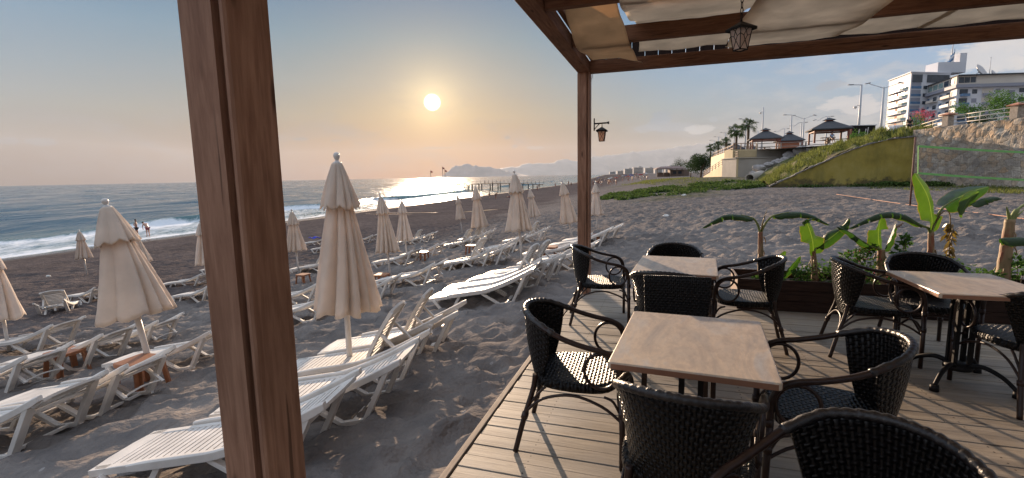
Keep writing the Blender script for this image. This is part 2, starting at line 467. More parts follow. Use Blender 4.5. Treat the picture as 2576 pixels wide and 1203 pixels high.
def deck_mat():
    m, w = mat('deck boards')
    co = obco(w)                       # x along the boards, y across
    s = w.node('ShaderNodeSeparateXYZ'); w.put(s.inputs[0], co)
    bid = w.m('FLOOR', w.m('DIVIDE', s.outputs[1], .114))
    wn = w.node('ShaderNodeTexWhiteNoise', noise_dimensions='1D'); w.put(wn.inputs['W'], bid)
    cx = w.node('ShaderNodeCombineXYZ')
    w.put(cx.inputs[0], w.m('ADD', s.outputs[0], w.m('MULTIPLY', bid, 3.7))); w.put(cx.inputs[1], s.outputs[1]); w.put(cx.inputs[2], bid)
    v = w.mapping(cx.outputs[0], (.9, 14, 1))
    n = w.noise(v, 2.4, 7, .65, .5)
    n2 = w.noise(w.mapping(cx.outputs[0], (3, 70, 1)), 3, 4, .7)
    f = w.m('ADD', w.m('MULTIPLY', n, .7), w.m('MULTIPLY', n2, .3))
    col = w.ramp(f, [(.30, (.15, .125, .10)), (.52, (.30, .25, .19)), (.72, (.42, .36, .28))])
    col = w.mix(1.0, col, w.ramp(wn.outputs[0], [(0, .78), (1, 1.2)]), 'MULTIPLY')
    worn = w.ramp(w.noise(co, 2.3, 6, .65), [(.42, 0.0), (.62, 1.0)])
    col = w.mix(w.m('MULTIPLY', worn, .45), col, (.30, .275, .25))
    # nail heads in pairs on joist lines, knots
    jx = w.m('ABSOLUTE', w.m('SUBTRACT', w.m('FRACT', w.m('DIVIDE', s.outputs[0], .62)), .5))
    by = w.m('ABSOLUTE', w.m('SUBTRACT', w.m('ABSOLUTE', w.m('SUBTRACT', w.m('FRACT', w.m('DIVIDE', s.outputs[1], .114)), .5)), .26))
    q = w.m('ADD', w.m('POWER', w.m('DIVIDE', jx, .0085), 2.0), w.m('POWER', w.m('DIVIDE', by, .05), 2.0))
    nail = w.m('LESS_THAN', q, 1.0)
    kn = w.node('ShaderNodeTexVoronoi'); w.put(kn.inputs['Vector'], w.mapping(cx.outputs[0], (2.2, 9, 1))); kn.inputs['Scale'].default_value = 1.0
    knm = w.ramp(kn.outputs['Distance'], [(.05, 1.0), (.13, 0.0)])
    col = w.mix(w.m('MAXIMUM', nail, w.m('MULTIPLY', knm, .8)), col, (.035, .02, .014))
    setp(w, col, .62, normal=w.bump(f, .5, .004), spec=.3)
    return m
M['deck'] = deck_mat()

def sand_mat():
    m, w = mat('dark beach sand')
    co = wpos(w)
    big = w.noise(co, .22, 4)
    mid = w.noise(co, 2.1, 5, .62)
    grain = w.noise(co, 240, 2, .7)
    col = w.mix(w.ramp(mid, [(.32, 0.0), (.68, 1.0)]), (.125, .115, .112), (.225, .20, .182))
    col = w.mix(1.0, col, w.ramp(big, [(.3, .86), (.7, 1.14)]), 'MULTIPLY')
    col = w.mix(w.m('MULTIPLY', w.ramp(grain, [(.58, 0.0), (.72, 1.0)]), .35), col, (.20, .18, .175))
    # pebbles
    vo = w.node('ShaderNodeTexVoronoi'); w.put(vo.inputs['Vector'], co); vo.inputs['Scale'].default_value = 5.0
    vr = w.node('ShaderNodeSeparateColor'); w.put(vr.inputs[0], vo.outputs['Color'])
    peb = w.m('MULTIPLY', w.m('LESS_THAN', vo.outputs['Distance'], .11), w.m('GREATER_THAN', vr.outputs[0], .86))
    col = w.mix(w.m('MULTIPLY', peb, .8), col, (.30, .28, .27))
    at_ = w.node('ShaderNodeAttribute', attribute_name='wet')
    wet = at_.outputs['Fac']
    col = w.mix(wet, col, (.035, .030, .028))
    relief_shade = w.node('ShaderNodeAttribute', attribute_name='relief_shade').outputs['Fac']
    col = w.mix(relief_shade, col, w.mix(1.0, col, (.54, .50, .515), 'MULTIPLY'))  # mid and far sand darkened in colour for the relief's missing self-shadow
    gr = w.node('ShaderNodeAttribute', attribute_name='soil').outputs['Fac']
    gm = w.m('MULTIPLY', gr, w.ramp(w.noise(co, 1.3, 5, .65), [(.38, 0.0), (.55, 1.0)]))
    col = w.mix(gm, col, (.10, .10, .05))
    r = w.mix(wet, (.9, .9, .9), (.16, .16, .16))
    dist = w.vm('LENGTH', co, out=1)
    h = w.m('ADD', w.m('MULTIPLY', w.noise(co, 3.3, 3, .6, .4), 1.0), w.m('MULTIPLY', w.noise(co, 9.0, 4, .6), .45))
    h2 = w.m('ADD', w.noise(co, 38, 3, .7), w.m('MULTIPLY', grain, .4))
    far = w.ramp(w.m('DIVIDE', dist, 60.0), [(.12, 0.0), (.35, 1.0)])
    b1 = w.node('ShaderNodeBump'); b1.inputs['Distance'].default_value = .15
    w.put(b1.inputs['Height'], h); w.put(b1.inputs['Strength'], w.m('MULTIPLY', w.m('SUBTRACT', 1.0, wet), w.m('ADD', .60, w.m('MULTIPLY', far, .40))))
    b2 = w.bump(h2, .35, .012, b1.outputs[0])
    setp(w, col, r, normal=b2, spec=w.m('MULTIPLY', wet, .45))
    return m
M['sand'] = sand_mat()

def water_mat():
    m, w = mat('sea water')
    co = wpos(w)
    rc = w.mapping(co, (1, 1, 1), (0, 0, R(-16)))          # rows of ripples lie along the shore
    rc = w.mapping(rc, (1.0, .32, 1.0))
    n1 = w.noise(rc, .9, 5, .6, .3)
    n2 = w.noise(rc, 4.5, 4, .6)
    n3 = w.noise(rc, .16, 3, .6)
    h = w.m('ADD', w.m('ADD', w.m('MULTIPLY', n1, .8), w.m('MULTIPLY', n2, .26)), w.m('MULTIPLY', n3, 2.6))
    fo = w.node('ShaderNodeAttribute', attribute_name='foam').outputs['Fac']
    sh = w.node('ShaderNodeAttribute', attribute_name='shallow').outputs['Fac']
    fn = w.m('ADD', w.m('MULTIPLY', w.noise(rc, 1.1, 6, .7, .8), .8), w.m('MULTIPLY', w.noise(co, 6.0, 4, .7), .35))
    fm = w.ramp(w.m('ADD', w.m('SUBTRACT', fn, .60), fo), [(.20, 0.0), (.52, 1.0)])
    col = w.mix(sh, (.035, .085, .125), (.06, .14, .15))
    col = w.mix(fm, col, (.70, .73, .76))
    b = w.node('ShaderNodeBump'); b.inputs['Strength'].default_value = .55; b.inputs['Distance'].default_value = .55
    w.put(b.inputs['Height'], h)
    slick = w.noise(rc, .11, 4, .6)
    rough = w.mix(fm, w.mix(w.ramp(slick, [(.35, 0.0), (.65, 1.0)]), (.05, .05, .05), (.30, .30, .30)), (.7, .7, .7))
    setp(w, col, rough, normal=b.outputs[0], spec=.3)
    w.p.inputs['IOR'].default_value = 1.333
    return m
M['water'] = water_mat()

# ---------------------------------------------------------------- terrain
def vnoise(x, y, seed):
    """smooth value noise, numpy"""
    xi = np.floor(x).astype(np.int64); yi = np.floor(y).astype(np.int64)
    fx = x - xi; fy = y - yi
    fx = fx * fx * fx * (fx * (fx * 6 - 15) + 10); fy = fy * fy * fy * (fy * (fy * 6 - 15) + 10)
    def h(a, b):
        n = (a * 374761393 + b * 668265263 + seed * 982451653) & 0xffffffff
        n = ((n ^ (n >> 13)) * 1274126177) & 0xffffffff
        n = n ^ (n >> 16)
        return (n & 0xffff) / 65535.0
    return (h(xi, yi) * (1 - fx) + h(xi + 1, yi) * fx) * (1 - fy) + (h(xi, yi + 1) * (1 - fx) + h(xi + 1, yi + 1) * fx) * fy
GU = [-80, -30, -10, 0, 7, 15, 27, 36, 45.5, 52, 60, 80, 200, 9000]
GG = [-.75, -.7, -.42, 0, 1.1, 1.93, 2.70, 3.15, 3.75, 4.15, 4.8, 7, 12, 200]
SEA_Z = 1.58 - 5.28
def smooth_interp(x, xp, fp):
    # average of shifted linear interpolations rounds the corners
    return sum(np.interp(x + d, xp, fp) for d in (-3, -1.5, 0, 1.5, 3)) / 5.0
def ground(X, Y):
    X = np.asarray(X, float); Y = np.asarray(Y, float)
    u = -.96 * X + .27 * Y; v = .27 * X + .96 * Y
    ub = u + np.clip(v - 300, 0, 3000) * -.08                       # the coast bends left far away
    D = 1.55 + smooth_interp(ub, GU, GG) + .02 * np.clip(v, -5, 30) * np.clip(1 - (ub - 20) / 25, 0, 1)
    D = D - .9 * np.exp(-((X - 34) / 13) ** 2 - ((Y - 82) / 24) ** 2)    # rise at the foot of the walls
    # not above the deck near it
    a = (X - CPT.x) * E1.x + (Y - CPT.y) * E1.y; b = (X - CPT.x) * E2.x + (Y - CPT.y) * E2.y
    nearw = 1 / (1 + np.exp((np.hypot(X - 3, Y - 4) - 9) / .8))
    D = np.maximum(D, 1.70 * nearw + D * (1 - nearw) - .0)
    under = 1 / (1 + np.exp(-(b - .25) / .06)) * 1 / (1 + np.exp((a - -.1) / .06))
    D = D + under * .35
    return 1.58 - D
def gz(x, y): return float(ground(x, y))

def axis(lo, hi, f0, f1, fine, grow, mid=None):
    a = list(np.arange(f0, f1 + 1e-6, fine))
    s = fine; x = f1
    if mid:
        while x < mid[0]: x += mid[1]; a.append(x)
        s = mid[1]
    while x < hi:
        s *= grow; x += s; a.append(min(x, hi) if x > hi else x)
    s = fine; x = f0
    while x > lo:
        s *= grow; x -= s; a.insert(0, x)
    return np.array(a)
def sheet(name, xs, ys, zf, m, attrs=None, kind='structure', xy=None):
    Xg, Yg = np.meshgrid(xs, ys, indexing='ij')
    if xy is not None: Xw, Yw = xy(Xg, Yg)
    else: Xw, Yw = Xg, Yg
    Z = zf(Xw, Yw)
    nx, ny = Xg.shape
    co = np.stack([Xw, Yw, Z], -1).reshape(-1, 3).astype(np.float32)
    idx = np.arange(nx * ny).reshape(nx, ny)
    q = np.stack([idx[:-1, :-1], idx[1:, :-1], idx[1:, 1:], idx[:-1, 1:]], -1).reshape(-1, 4)
    a = co[q[0]]
    if np.cross(a[1] - a[0], a[2] - a[0])[2] < 0: q = q[:, ::-1]
    me = bpy.data.meshes.new(name)
    me.vertices.add(len(co)); me.vertices.foreach_set('co', co.ravel())
    me.loops.add(q.size); me.loops.foreach_set('vertex_index', q.ravel().astype(np.int32))
    me.polygons.add(len(q)); me.polygons.foreach_set('loop_start', np.arange(0, q.size, 4, dtype=np.int32))
    me.polygons.foreach_set('loop_total', np.full(len(q), 4, np.int32))
    me.update(calc_edges=True)
    me.polygons.foreach_set('use_smooth', np.ones(len(q), bool))
    for k, fn in (attrs or {}).items():
        at_ = me.attributes.new(k, 'FLOAT', 'POINT')
        at_.data.foreach_set('value', fn(Xw, Yw).ravel().astype(np.float32))
    me.validate()
    o = bpy.data.objects.new(name, me); COL.objects.link(o); me.materials.append(m)
    o['kind'] = kind
    return o

NDIMP = 1500
dx_ = rng.uniform(-9, 12, NDIMP); dy_ = rng.uniform(1.2, 16, NDIMP)
def relief(X, Y):
    """footprints and wind-blown lumps of the dry sand"""
    r = np.hypot(X, Y)
    u = -.96 * X + .27 * Y
    fade = np.clip(1.5 - r / 45, .15, 1) * np.clip((40 - u) / 8, 0, 1)
    n = (vnoise(X / .55, Y / .55, 3) - .5) * .065 + (vnoise(X / .24 + 9, Y / .24, 5) - .5) * .085 \
        + (vnoise(X / 1.4, Y / 1.4, 8) - .5) * .065 + (vnoise(X / .13, Y / .13, 12) - .5) * .036
    wx = X + .22 * vnoise(X / .5, Y / .5, 33); wy = Y + .22 * vnoise(X / .5 + 7, Y / .5, 34)
    ridge = np.abs(vnoise(wx / .40 + 31, wy / .34, 21) - .5) * 2
    ridge2 = np.abs(vnoise(wx / .21 + 3, wy / .19, 23) - .5) * 2
    n = n + (1 - ridge) ** 2.5 * .050 + (1 - ridge2) ** 2 * .020
    n = n * np.where(r > 13, 1.35, 1.0)
    z = n * fade
    return z
def dimples(X, Y, Z, xs, ys):
    for i in range(NDIMP):
        cx, cy = dx_[i], dy_[i]
        rr = .075 + .065 * ((i * 7919) % 100) / 100; a = ((i * 104729) % 628) / 100
        i0, i1 = np.searchsorted(xs, [cx - .5, cx + .5]); j0, j1 = np.searchsorted(ys, [cy - .5, cy + .5])
        x = X[i0:i1, j0:j1] - cx; y = Y[i0:i1, j0:j1] - cy
        p = x * math.cos(a) + y * math.sin(a); q = -x * math.sin(a) + y * math.cos(a)
        d = (p / (rr * 1.5)) ** 2 + (q / rr) ** 2
        Z[i0:i1, j0:j1] += -.042 * np.exp(-d * 1.2) + .020 * np.exp(-(np.sqrt(d) - 1.35) ** 2 * 7)
def build_ground():
    xs = axis(-26000, 42000, -9.0, 11.0, .055, 1.045, (31, .13))
    ys = axis(-300, 48000, 1.0, 15.0, .055, 1.04, (42, .15))
    def zf(X, Y):
        Z = ground(X, Y)
        rel = relief(X, Y)
        dimples(X, Y, rel, xs, ys)
        a = (X - CPT.x) * E1.x + (Y - CPT.y) * E1.y; b = (X - CPT.x) * E2.x + (Y - CPT.y) * E2.y
        on = 1 / (1 + np.exp(-(b + .05) / .05)) * 1 / (1 + np.exp((a - .1) / .05))
        Z = Z + rel * (1 - on)
        far = np.clip((np.hypot(X, Y) - 2500) / 4000, 0, 1)
        return Z
    def wet(X, Y):
        u = -.96 * X + .27 * Y; v = .27 * X + .96 * Y
        ub = u + np.clip(v - 300, 0, 3000) * -.08
        w = np.clip((ub - 41.5 - 1.6 * vnoise(v / 6, u * 0, 4)) / 1.5, 0, 1)
        return w
    def soil(X, Y):
        u = -.96 * X + .27 * Y; v = .27 * X + .96 * Y
        n = vnoise(v / 9, u / 4, 17)
        s1 = np.exp(-(((u + 3 + .16 * (v - 45)) / 3.4) ** 2)) * np.clip((v - 38) / 5, 0, 1) * np.clip((115 - v) / 20, 0, 1)
        s2 = np.clip((X - 29) / 3, 0, 1) * np.clip((52 - Y) / 3, 0, 1) * np.clip((Y - 12) / 4, 0, 1)
        s3 = np.clip((X - 22) / 5, 0, 1) * np.clip((Y - 52) / 5, 0, 1) * np.clip((140 - Y) / 30, 0, 1)
        return np.clip((s1 + s2 + s3) * (.5 + n), 0, 1)
    def relief_shade(X, Y):  # strength of the painted self-shadow, by distance and towards the sea
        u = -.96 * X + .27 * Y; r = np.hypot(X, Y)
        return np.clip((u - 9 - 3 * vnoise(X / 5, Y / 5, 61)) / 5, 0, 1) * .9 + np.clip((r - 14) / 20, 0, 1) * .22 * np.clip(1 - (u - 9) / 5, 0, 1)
    return sheet('sand_beach', xs, ys, zf, M['sand'], {'wet': wet, 'soil': soil, 'relief_shade': relief_shade})
ground_obj = build_ground()

# ---------------------------------------------------------------- sea
def uv2xy(U, V):      # U towards the sea, V along the shore
    bend = np.clip(V - 300, 0, 3000) * .08
    U2 = U + bend
    k = .96 ** 2 + .27 ** 2
    return (-.96 * U2 + .27 * V) / k, (.27 * U2 + .96 * V) / k
def crest(V):         # where the breaking wave stands
    return 60 + 3.0 * (vnoise(V / 17, V * 0, 2) - .5) * 2 + .025 * (V - 20)
def sea_h(U, V):
    sw = 0
    for k, (per, amp, sd) in enumerate(((13.0, .12, 1), (7.3, .06, 2), (4.1, .035, 3))):
        ph = 2 * math.pi * U / per + 4 * vnoise(V / 22, U / 30, 40 + sd)
        sw = sw + amp * np.sin(ph) * (.4 + 1.2 * vnoise(V / 11, U / 9, 50 + sd))
    out = np.clip((U - 56) / 12, 0, 1)
    z = sw * out
    c = crest(V)
    live = np.clip((vnoise(V / 26, V * 0 + .5, 77) - .15) * 2.2, .25, 1)
    d = U - c
    z = z + live * .85 * np.where(d > 0, np.exp(-(d / 3.2) ** 2), np.exp(-(d / 1.3) ** 2))
    c2 = c + 17 + 2 * vnoise(V / 12, V * 0, 5); d2 = U - c2
    z = z + .38 * np.exp(-(d2 / 2.6) ** 2) * vnoise(V / 15, V * 0, 6)
    z = z + .10 * np.exp(-((U - 50.5 - 1.5 * vnoise(V / 9, V * 0, 9)) / 1.0) ** 2)
    z = z + .02 * (vnoise(U / .8, V / 1.6, 14) - .5)
    return SEA_Z + z
def build_sea():
    us = axis(38, 9000, 42, 95, .22, 1.05)
    vs = axis(-900, 9000, -45, 160, .7, 1.045)
    S = {}
    def xy(U, V):
        S['U'], S['V'] = U, V
        return uv2xy(U, V)
    def zf(X, Y): return sea_h(S['U'], S['V'])
    def foam(X, Y):
        U, V = S['U'], S['V']; c = crest(V)
        edge = 46.2 + 1.6 * (vnoise(V / 7, V * 0, 31) - .5)
        f = .46 * np.clip((U - edge + 1.2) / .8, 0, 1) * np.clip((c - U) / 1.5, 0, 1)
        live = np.clip((vnoise(V / 26, V * 0 + .5, 77) - .15) * 2.2, .25, 1)
        brk = np.clip((vnoise(V / 19, V * 0, 91) - .35) * 4, 0, 1)
        f = f + .50 * np.exp(-((U - c + 1.3) / 1.6) ** 2) * brk * live
        f = f + .20 * np.exp(-((U - edge) / .5) ** 2)
        f = f - .16 * np.exp(-((U - edge - 3.5) / 1.2) ** 2) * vnoise(V / 5, V * 0, 12)
        f = f * np.clip(1.1 - V / 190, .35, 1)
        far = np.clip((U - c - 6) / 10, 0, 1)
        return np.where(far > 0, f - .12 * far, f)
    def shallow(X, Y):
        U, V = S['U'], S['V']; c = crest(V)
        return np.clip(1 - (U - 44) / 30, 0, 1) + .5 * np.exp(-((U - c) / 2.5) ** 2)
    return sheet('sea', us, vs, zf, M['water'], {'foam': foam, 'shallow': shallow}, xy=xy)
sea_obj = build_sea()

# ---------------------------------------------------------------- far mountains (real ridges in the haze)
M['mountain'] = plain('mountain', (.30, .235, .20), .95, .25, .0008)
def ridge(name, prof, Y, depth, seed):
    """ridge line given by where its crest stands; slopes fall both ways"""
    P = [at(x, y, Y) for x, y in prof]
    xs = np.linspace(P[0].x, P[-1].x, 160)
    zc = np.interp(xs, [p.x for p in P], [p.z for p in P])
    zc = zc + (vnoise(xs / (Y * .006), xs * 0, seed) - .5) * .0035 * Y * np.clip((zc + 10) / (.02 * Y), 0, 1)
    mb = MB(); n = 14
    def fn(a, b):
        i = min(int(round(a * 159)), 159)
        t = abs(b * 2 - 1)
        z = (zc[i] + 12) * (1 - t ** 1.2) - 12
        z += (float(vnoise(np.array(xs[i] / (Y * .012)), np.array(b * 6), seed + 3)) - .5) * .18 * max(zc[i], 0) * (1 if 0 < t < 1 else 0) * (t > .05)
        return (xs[i], Y + (b - .5) * depth, z)
    mb.grid(fn, 159, n)
    o = mb.build(name, M['mountain'])
    o['kind'] = 'structure'
    return o
ridge('headland', [(1090, 447), (1112, 443), (1122, 436), (1136, 421), (1152, 416), (1176, 413), (1200, 418), (1230, 420), (1255, 425), (1280, 432), (1320, 440), (1345, 446)], 28000, 3500, 5)
ridge('mountain', [(1180, 449), (1240, 431), (1262, 423), (1300, 419), (1332, 411), (1378, 411), (1420, 402), (1456, 403), (1500, 393), (1540, 389), (1600, 381), (1650, 378), (1700, 370), (1745, 364), (1800, 358), (1860, 360), (1930, 356), (2050, 358), (2200, 366), (2400, 372), (2600, 380)], 45000, 9000, 9)
# ---------------------------------------------------------------- haze
def build_haze():
    m = bpy.data.materials.new('air haze'); m.use_nodes = True
    w = NT(m.node_tree); w.n.clear()
    out = w.node('ShaderNodeOutputMaterial'); v = w.node('ShaderNodeVolumePrincipled')
    v.inputs['Color'].default_value = (.78, .86, .93, 1)
    v.inputs['Density'].default_value = HAZE
    v.inputs['Anisotropy'].default_value = .0
    w.l.new(v.outputs[0], out.inputs['Volume'])
    mb = MB(); mb.box((8000, 25500, 1420), (80000, 56000, 3260))
    o = mb.build('haze', m); tag(o, kind='stuff')
    return o
HAZE = 0.12e-4
haze_obj = build_haze()
scene.cycles.volume_bounces = 2

# ---------------------------------------------------------------- deck
def build_deck():
    mb = MB(); bw = .114; gap = .004
    a = 0.40; i = 0
    while a > -8.2:
        # boards are cut at uneven joints along their length
        x0, x1 = -.055, 6.6
        cuts = [x0] + ([x0 + 1.2 + ((i * 37) % 23) / 23 * 3.6] if i % 3 == 0 else []) + [x1]
        for c0, c1 in zip(cuts[:-1], cuts[1:]):
            dz = ((i * 53) % 7 - 3) * .0007
            mb.box(((c0 + c1) / 2, a - bw / 2, -.014 + dz), (c1 - c0 - .003, bw - gap, .028))
        a -= bw; i += 1
    d = mb.build('deck', M['deck'], bevel=.003)
    d.location = CPT; d.rotation_euler = (0, 0, DKROT)
    d['kind'] = 'structure'
    t = MB()
    t.box((-.085, -3.9, -.05), (.04, 8.6, .11))
    t.box((-.03, -3.9, -.075), (.05, 8.6, .09))
    o = t.build('deck_edge', M['trim'], bevel=.004); o.location = CPT; o.rotation_euler = (0, 0, DKROT); o['kind'] = 'structure'
    j = MB()
    for k in range(14): j.box((.3 + k * .48, -3.9, -.10), (.05, 8.5, .12))
    o = j.build('deck_joists', M['dark_board']); o.location = CPT; o.rotation_euler = (0, 0, DKROT); o['kind'] = 'structure'
build_deck()

# ---------------------------------------------------------------- pergola
BZ = 2.85      # underside of the beams above the deck
def build_pergola():
    p = thing('pergola', 'brown wooden pergola with thick square posts standing over the deck', 'pergola', CPT, (0, 0, DKROT))
    def post(b, a, w=.15, h=BZ, big=False):
        mb = MB()
        # square section with a rounded bead and a groove down each corner of the seaward face
        W = w / 2
        sec = [(-W, -W), (W - .040, -W), (W - .040, -W + .020), (W - .021, -W + .020), (W - .021, -W + .005), (W - .015, -W), (W - .007, -W), (W - .001, -W + .005), (W, W - .01), (W - .01, W), (-W + .01, W), (-W, W - .01)]
        mb.prism(sec, -.25, h)
        o = mb.build('post', M['post'], p, loc=(b, a, 0))
        return o
    post(0, 0, .155)
    post(-.010, -5.340, .138)
    post(6.4, 0, .155); post(6.4, -5.33, .155)
    # beams
    def bm(name, a, b, w, h, zc, m):
        mb = MB(); mb.beam((a[0], a[1], zc), (b[0], b[1], zc), w, h)
        return mb.build(name, m, p, bevel=.006)
    bm('edge_beam', (0, .075), (0, -8.5), .15, .14, BZ + .07, M['beam_y'])
    bm('front_beam', (.076, 0), (7.5, 0), .15, .135, BZ + .0675, M['beam_x'])
    bm('inner_rail', (.112, -.08), (.112, -8.5), .05, .06, BZ + .16, M['beam_y'])
    for i, (a, b1) in enumerate(((-1.25, 7.5), (-2.42, 7.5), (-3.6, 7.5), (-4.8, 7.5), (-6.2, 7.5))):
        bm('rafter', (.078, a), (b1, a), .085, .15, BZ + .09, M['beam_x'])
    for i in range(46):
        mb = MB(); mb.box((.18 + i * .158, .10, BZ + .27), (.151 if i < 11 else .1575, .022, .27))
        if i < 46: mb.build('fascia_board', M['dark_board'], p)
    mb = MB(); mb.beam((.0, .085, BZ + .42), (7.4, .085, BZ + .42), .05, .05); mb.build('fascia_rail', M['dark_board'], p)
    return p
pergola = build_pergola()

# shade cloths: strips laid alternately over and under the rafters
def shade(e0, e1, under, front_z, label, m, seed, a_front=-.10, curl=0.0):
    # control heights along the strip (a = distance back from the front beam)
    A = [a_front, -.55, -1.25, -1.85, -2.42, -3.0, -3.6, -4.2, -4.8, -5.5, -6.3]
    Z = []
    for a in A:
        if a == a_front: Z.append(front_z)
        elif a in (-1.25, -2.42, -3.6, -4.8): Z.append(BZ - .005 if under.get(a, False) else BZ + .175)
        else: Z.append(None)
    for i, z in enumerate(Z):
        if z is None:
            zl = Z[i - 1]; zr = next((q for q in Z[i + 1:] if q is not None), BZ + .17)
            Z[i] = (zl + zr) / 2 - .02
    A_ = A[::-1]; Z_ = Z[::-1]
    rr = random.Random(seed)
    ph = rr.uniform(0, 6)
    mb = MB(); nu, nv = 90, 22
    def fn(s, t):
        a = A[0] + (A[-1] - A[0]) * s
        # smooth interpolation
        k = 0
        while k < len(A) - 2 and a < A[k + 1]: k += 1
        f = (a - A[k]) / (A[k + 1] - A[k]); f = max(0, min(1, f)); f = f * f * (3 - 2 * f) if abs(Z[k] - Z[k + 1]) > .0 else f
        z = Z[k] + (Z[k + 1] - Z[k]) * f
        edge_l = e0 + .03 * math.sin(a * 2.3 + ph) ; edge_r = e1 + .03 * math.sin(a * 1.9 + ph + 2)
        if curl and s < .16: edge_r += curl * (1 - s / .16) ** 2
        b = edge_l + (edge_r - edge_l) * t
        z += -.012 * math.sin(math.pi * t) * (1 if s > .02 else 0)
        z += .004 * math.sin(a * 7 + t * 5 + ph) * min(1, s * 12) + .002 * math.sin(b * 25 + ph)
        if s < .10: z += -.009 * math.sin(t * 9 + ph) * (1 - s / .10)
        if curl and s < .12 and t > .6: z -= .12 * (t - .6) / .4 * (1 - s / .12)
        return (b, a, z)
    mb.grid(fn, nu, nv)
    o = mb.build('shade_cloth', m)
    o.location = CPT; o.rotation_euler = (0, 0, DKROT)
    mod = o.modifiers.new('s', 'SOLIDIFY'); mod.thickness = .0015
    tag(o, label, 'shade cloth', 'shade cloths hung in the pergola roof')
    # hem strips
    return o
shade(.16, .62, {-1.25: True}, BZ + .145, 'brown shade cloth at the corner post, its loose end sagging in front of the rafter', M['shade'], 3, -.16, .10)
shade(.68, 1.66, {-2.42: True}, BZ + .175, 'shade cloth between the brown corner cloth and the hanging lantern', M['shade_grey'], 5)
shade(1.60, 2.60, {-1.25: True, -2.42: True}, BZ + .155, 'greyish shade cloth behind the hanging lantern, running beneath the rafter', M['shade_grey'], 8)
shade(2.52, 3.52, {}, BZ + .155, 'shade cloth right of the lantern, laid on top of the rafters', M['shade_grey'], 12)
shade(3.46, 4.55, {-3.6: True}, BZ + .155, 'rightmost shade cloth in the photo with a lifted pale edge', M['shade_grey'], 15)

# ---------------------------------------------------------------- lanterns, camera
def glass_mat():
    m, w = mat('frosted lantern glass')
    n = w.noise(obco(w), 60, 4)
    setp(w, (.80, .70, .64), .35, normal=w.bump(n, .5, .004))
    tl = w.node('ShaderNodeBsdfTranslucent'); w.put(tl.inputs[0], (.85, .74, .66))
    mx = w.node('ShaderNodeMixShader'); mx.inputs[0].default_value = .6
    w.l.new(w.p.outputs[0], mx.inputs[1]); w.l.new(tl.outputs[0], mx.inputs[2]); w.l.new(mx.outputs[0], w.out.inputs[0])
    return m
M['lglass'] = glass_mat()
def lantern_parts(t, s=1.0, z0=0.0):
    """four sided lantern, wider at the top; z0 is its foot"""
    wb, wt, h = .050 * s, .078 * s, .235 * s
    f = MB()
    for sx in (-1, 1):
        for sy in (-1, 1):
            f.beam((sx * wb, sy * wb, z0), (sx * wt, sy * wt, z0 + h), .009 * s, .009 * s)
    for zz, ww in ((z0 + .004, wb), (z0 + h, wt)):
        for a, b in (((-1, -1), (1, -1)), ((1, -1), (1, 1)), ((1, 1), (-1, 1)), ((-1, 1), (-1, -1))):
            f.beam((a[0] * ww, a[1] * ww, zz), (b[0] * ww, b[1] * ww, zz), .012 * s, .010 * s)
    # leading across each pane: a lozenge over a cross
    for k in range(4):
        Rm = Matrix.Rotation(k * math.pi / 2, 3, 'Z')
        def P(x, t_):
            ww = wb + (wt - wb) * t_
            return Rm @ Vector((x * ww, -ww - .002 * s, z0 + h * t_))
        for a, b in (((-1, .03), (.35, .62)), ((1, .03), (-.35, .62)), ((.35, .62), (0, .84)), ((-.35, .62), (0, .84)), ((-1, .70), (-.35, .62)), ((1, .70), (.35, .62)), ((0, .84), (-.5, 1)), ((0, .84), (.5, 1))):
            f.beam(P(*a), P(*b), .005 * s, .005 * s)
    fo = f.build('lantern_frame', M['black_metal'], t)
    g = MB()
    for k in range(4):
        Rm = Matrix.Rotation(k * math.pi / 2, 3, 'Z')
        q = [Rm @ Vector(v) for v in ((-wb * .98, -wb * .96, z0 + .006), (wb * .98, -wb * .96, z0 + .006), (wt * .98, -wt * .96, z0 + h - .004), (-wt * .98, -wt * .96, z0 + h - .004))]
        g.add(q, [(0, 1, 2, 3)])
    g.build('lantern_glass', M['lglass'], fo, solid=.003)
    r = MB(); e = .112 * s
    r.add([(-e, -e, z0 + h), (e, -e, z0 + h), (e, e, z0 + h), (-e, e, z0 + h), (-e, -e, z0 + h - .028 * s), (e, -e, z0 + h - .028 * s), (e, e, z0 + h - .028 * s), (-e, e, z0 + h - .028 * s), (0, 0, z0 + h + .075 * s)],
          [(0, 1, 8), (1, 2, 8), (2, 3, 8), (3, 0, 8), (4, 5, 1, 0), (5, 6, 2, 1), (6, 7, 3, 2), (7, 4, 0, 3)])
    r.tube([(0, 0, z0 + h + .065 * s), (0, 0, z0 + h + .095 * s)], .012 * s, 8)
    r.build('lantern_roof', M['black_metal'], t)
def ring(mb, c, R_, r, rot, sy=1.6, n=12):
    pts = []
    for i in range(n):
        a = 2 * math.pi * i / n
        v = Vector((R_ * math.cos(a), 0, R_ * sy * math.sin(a))); v.rotate(Matrix.Rotation(rot, 3, 'Z'))
        pts.append(Vector(c) + v)
    mb.tube(pts, r, 6, closed=True)
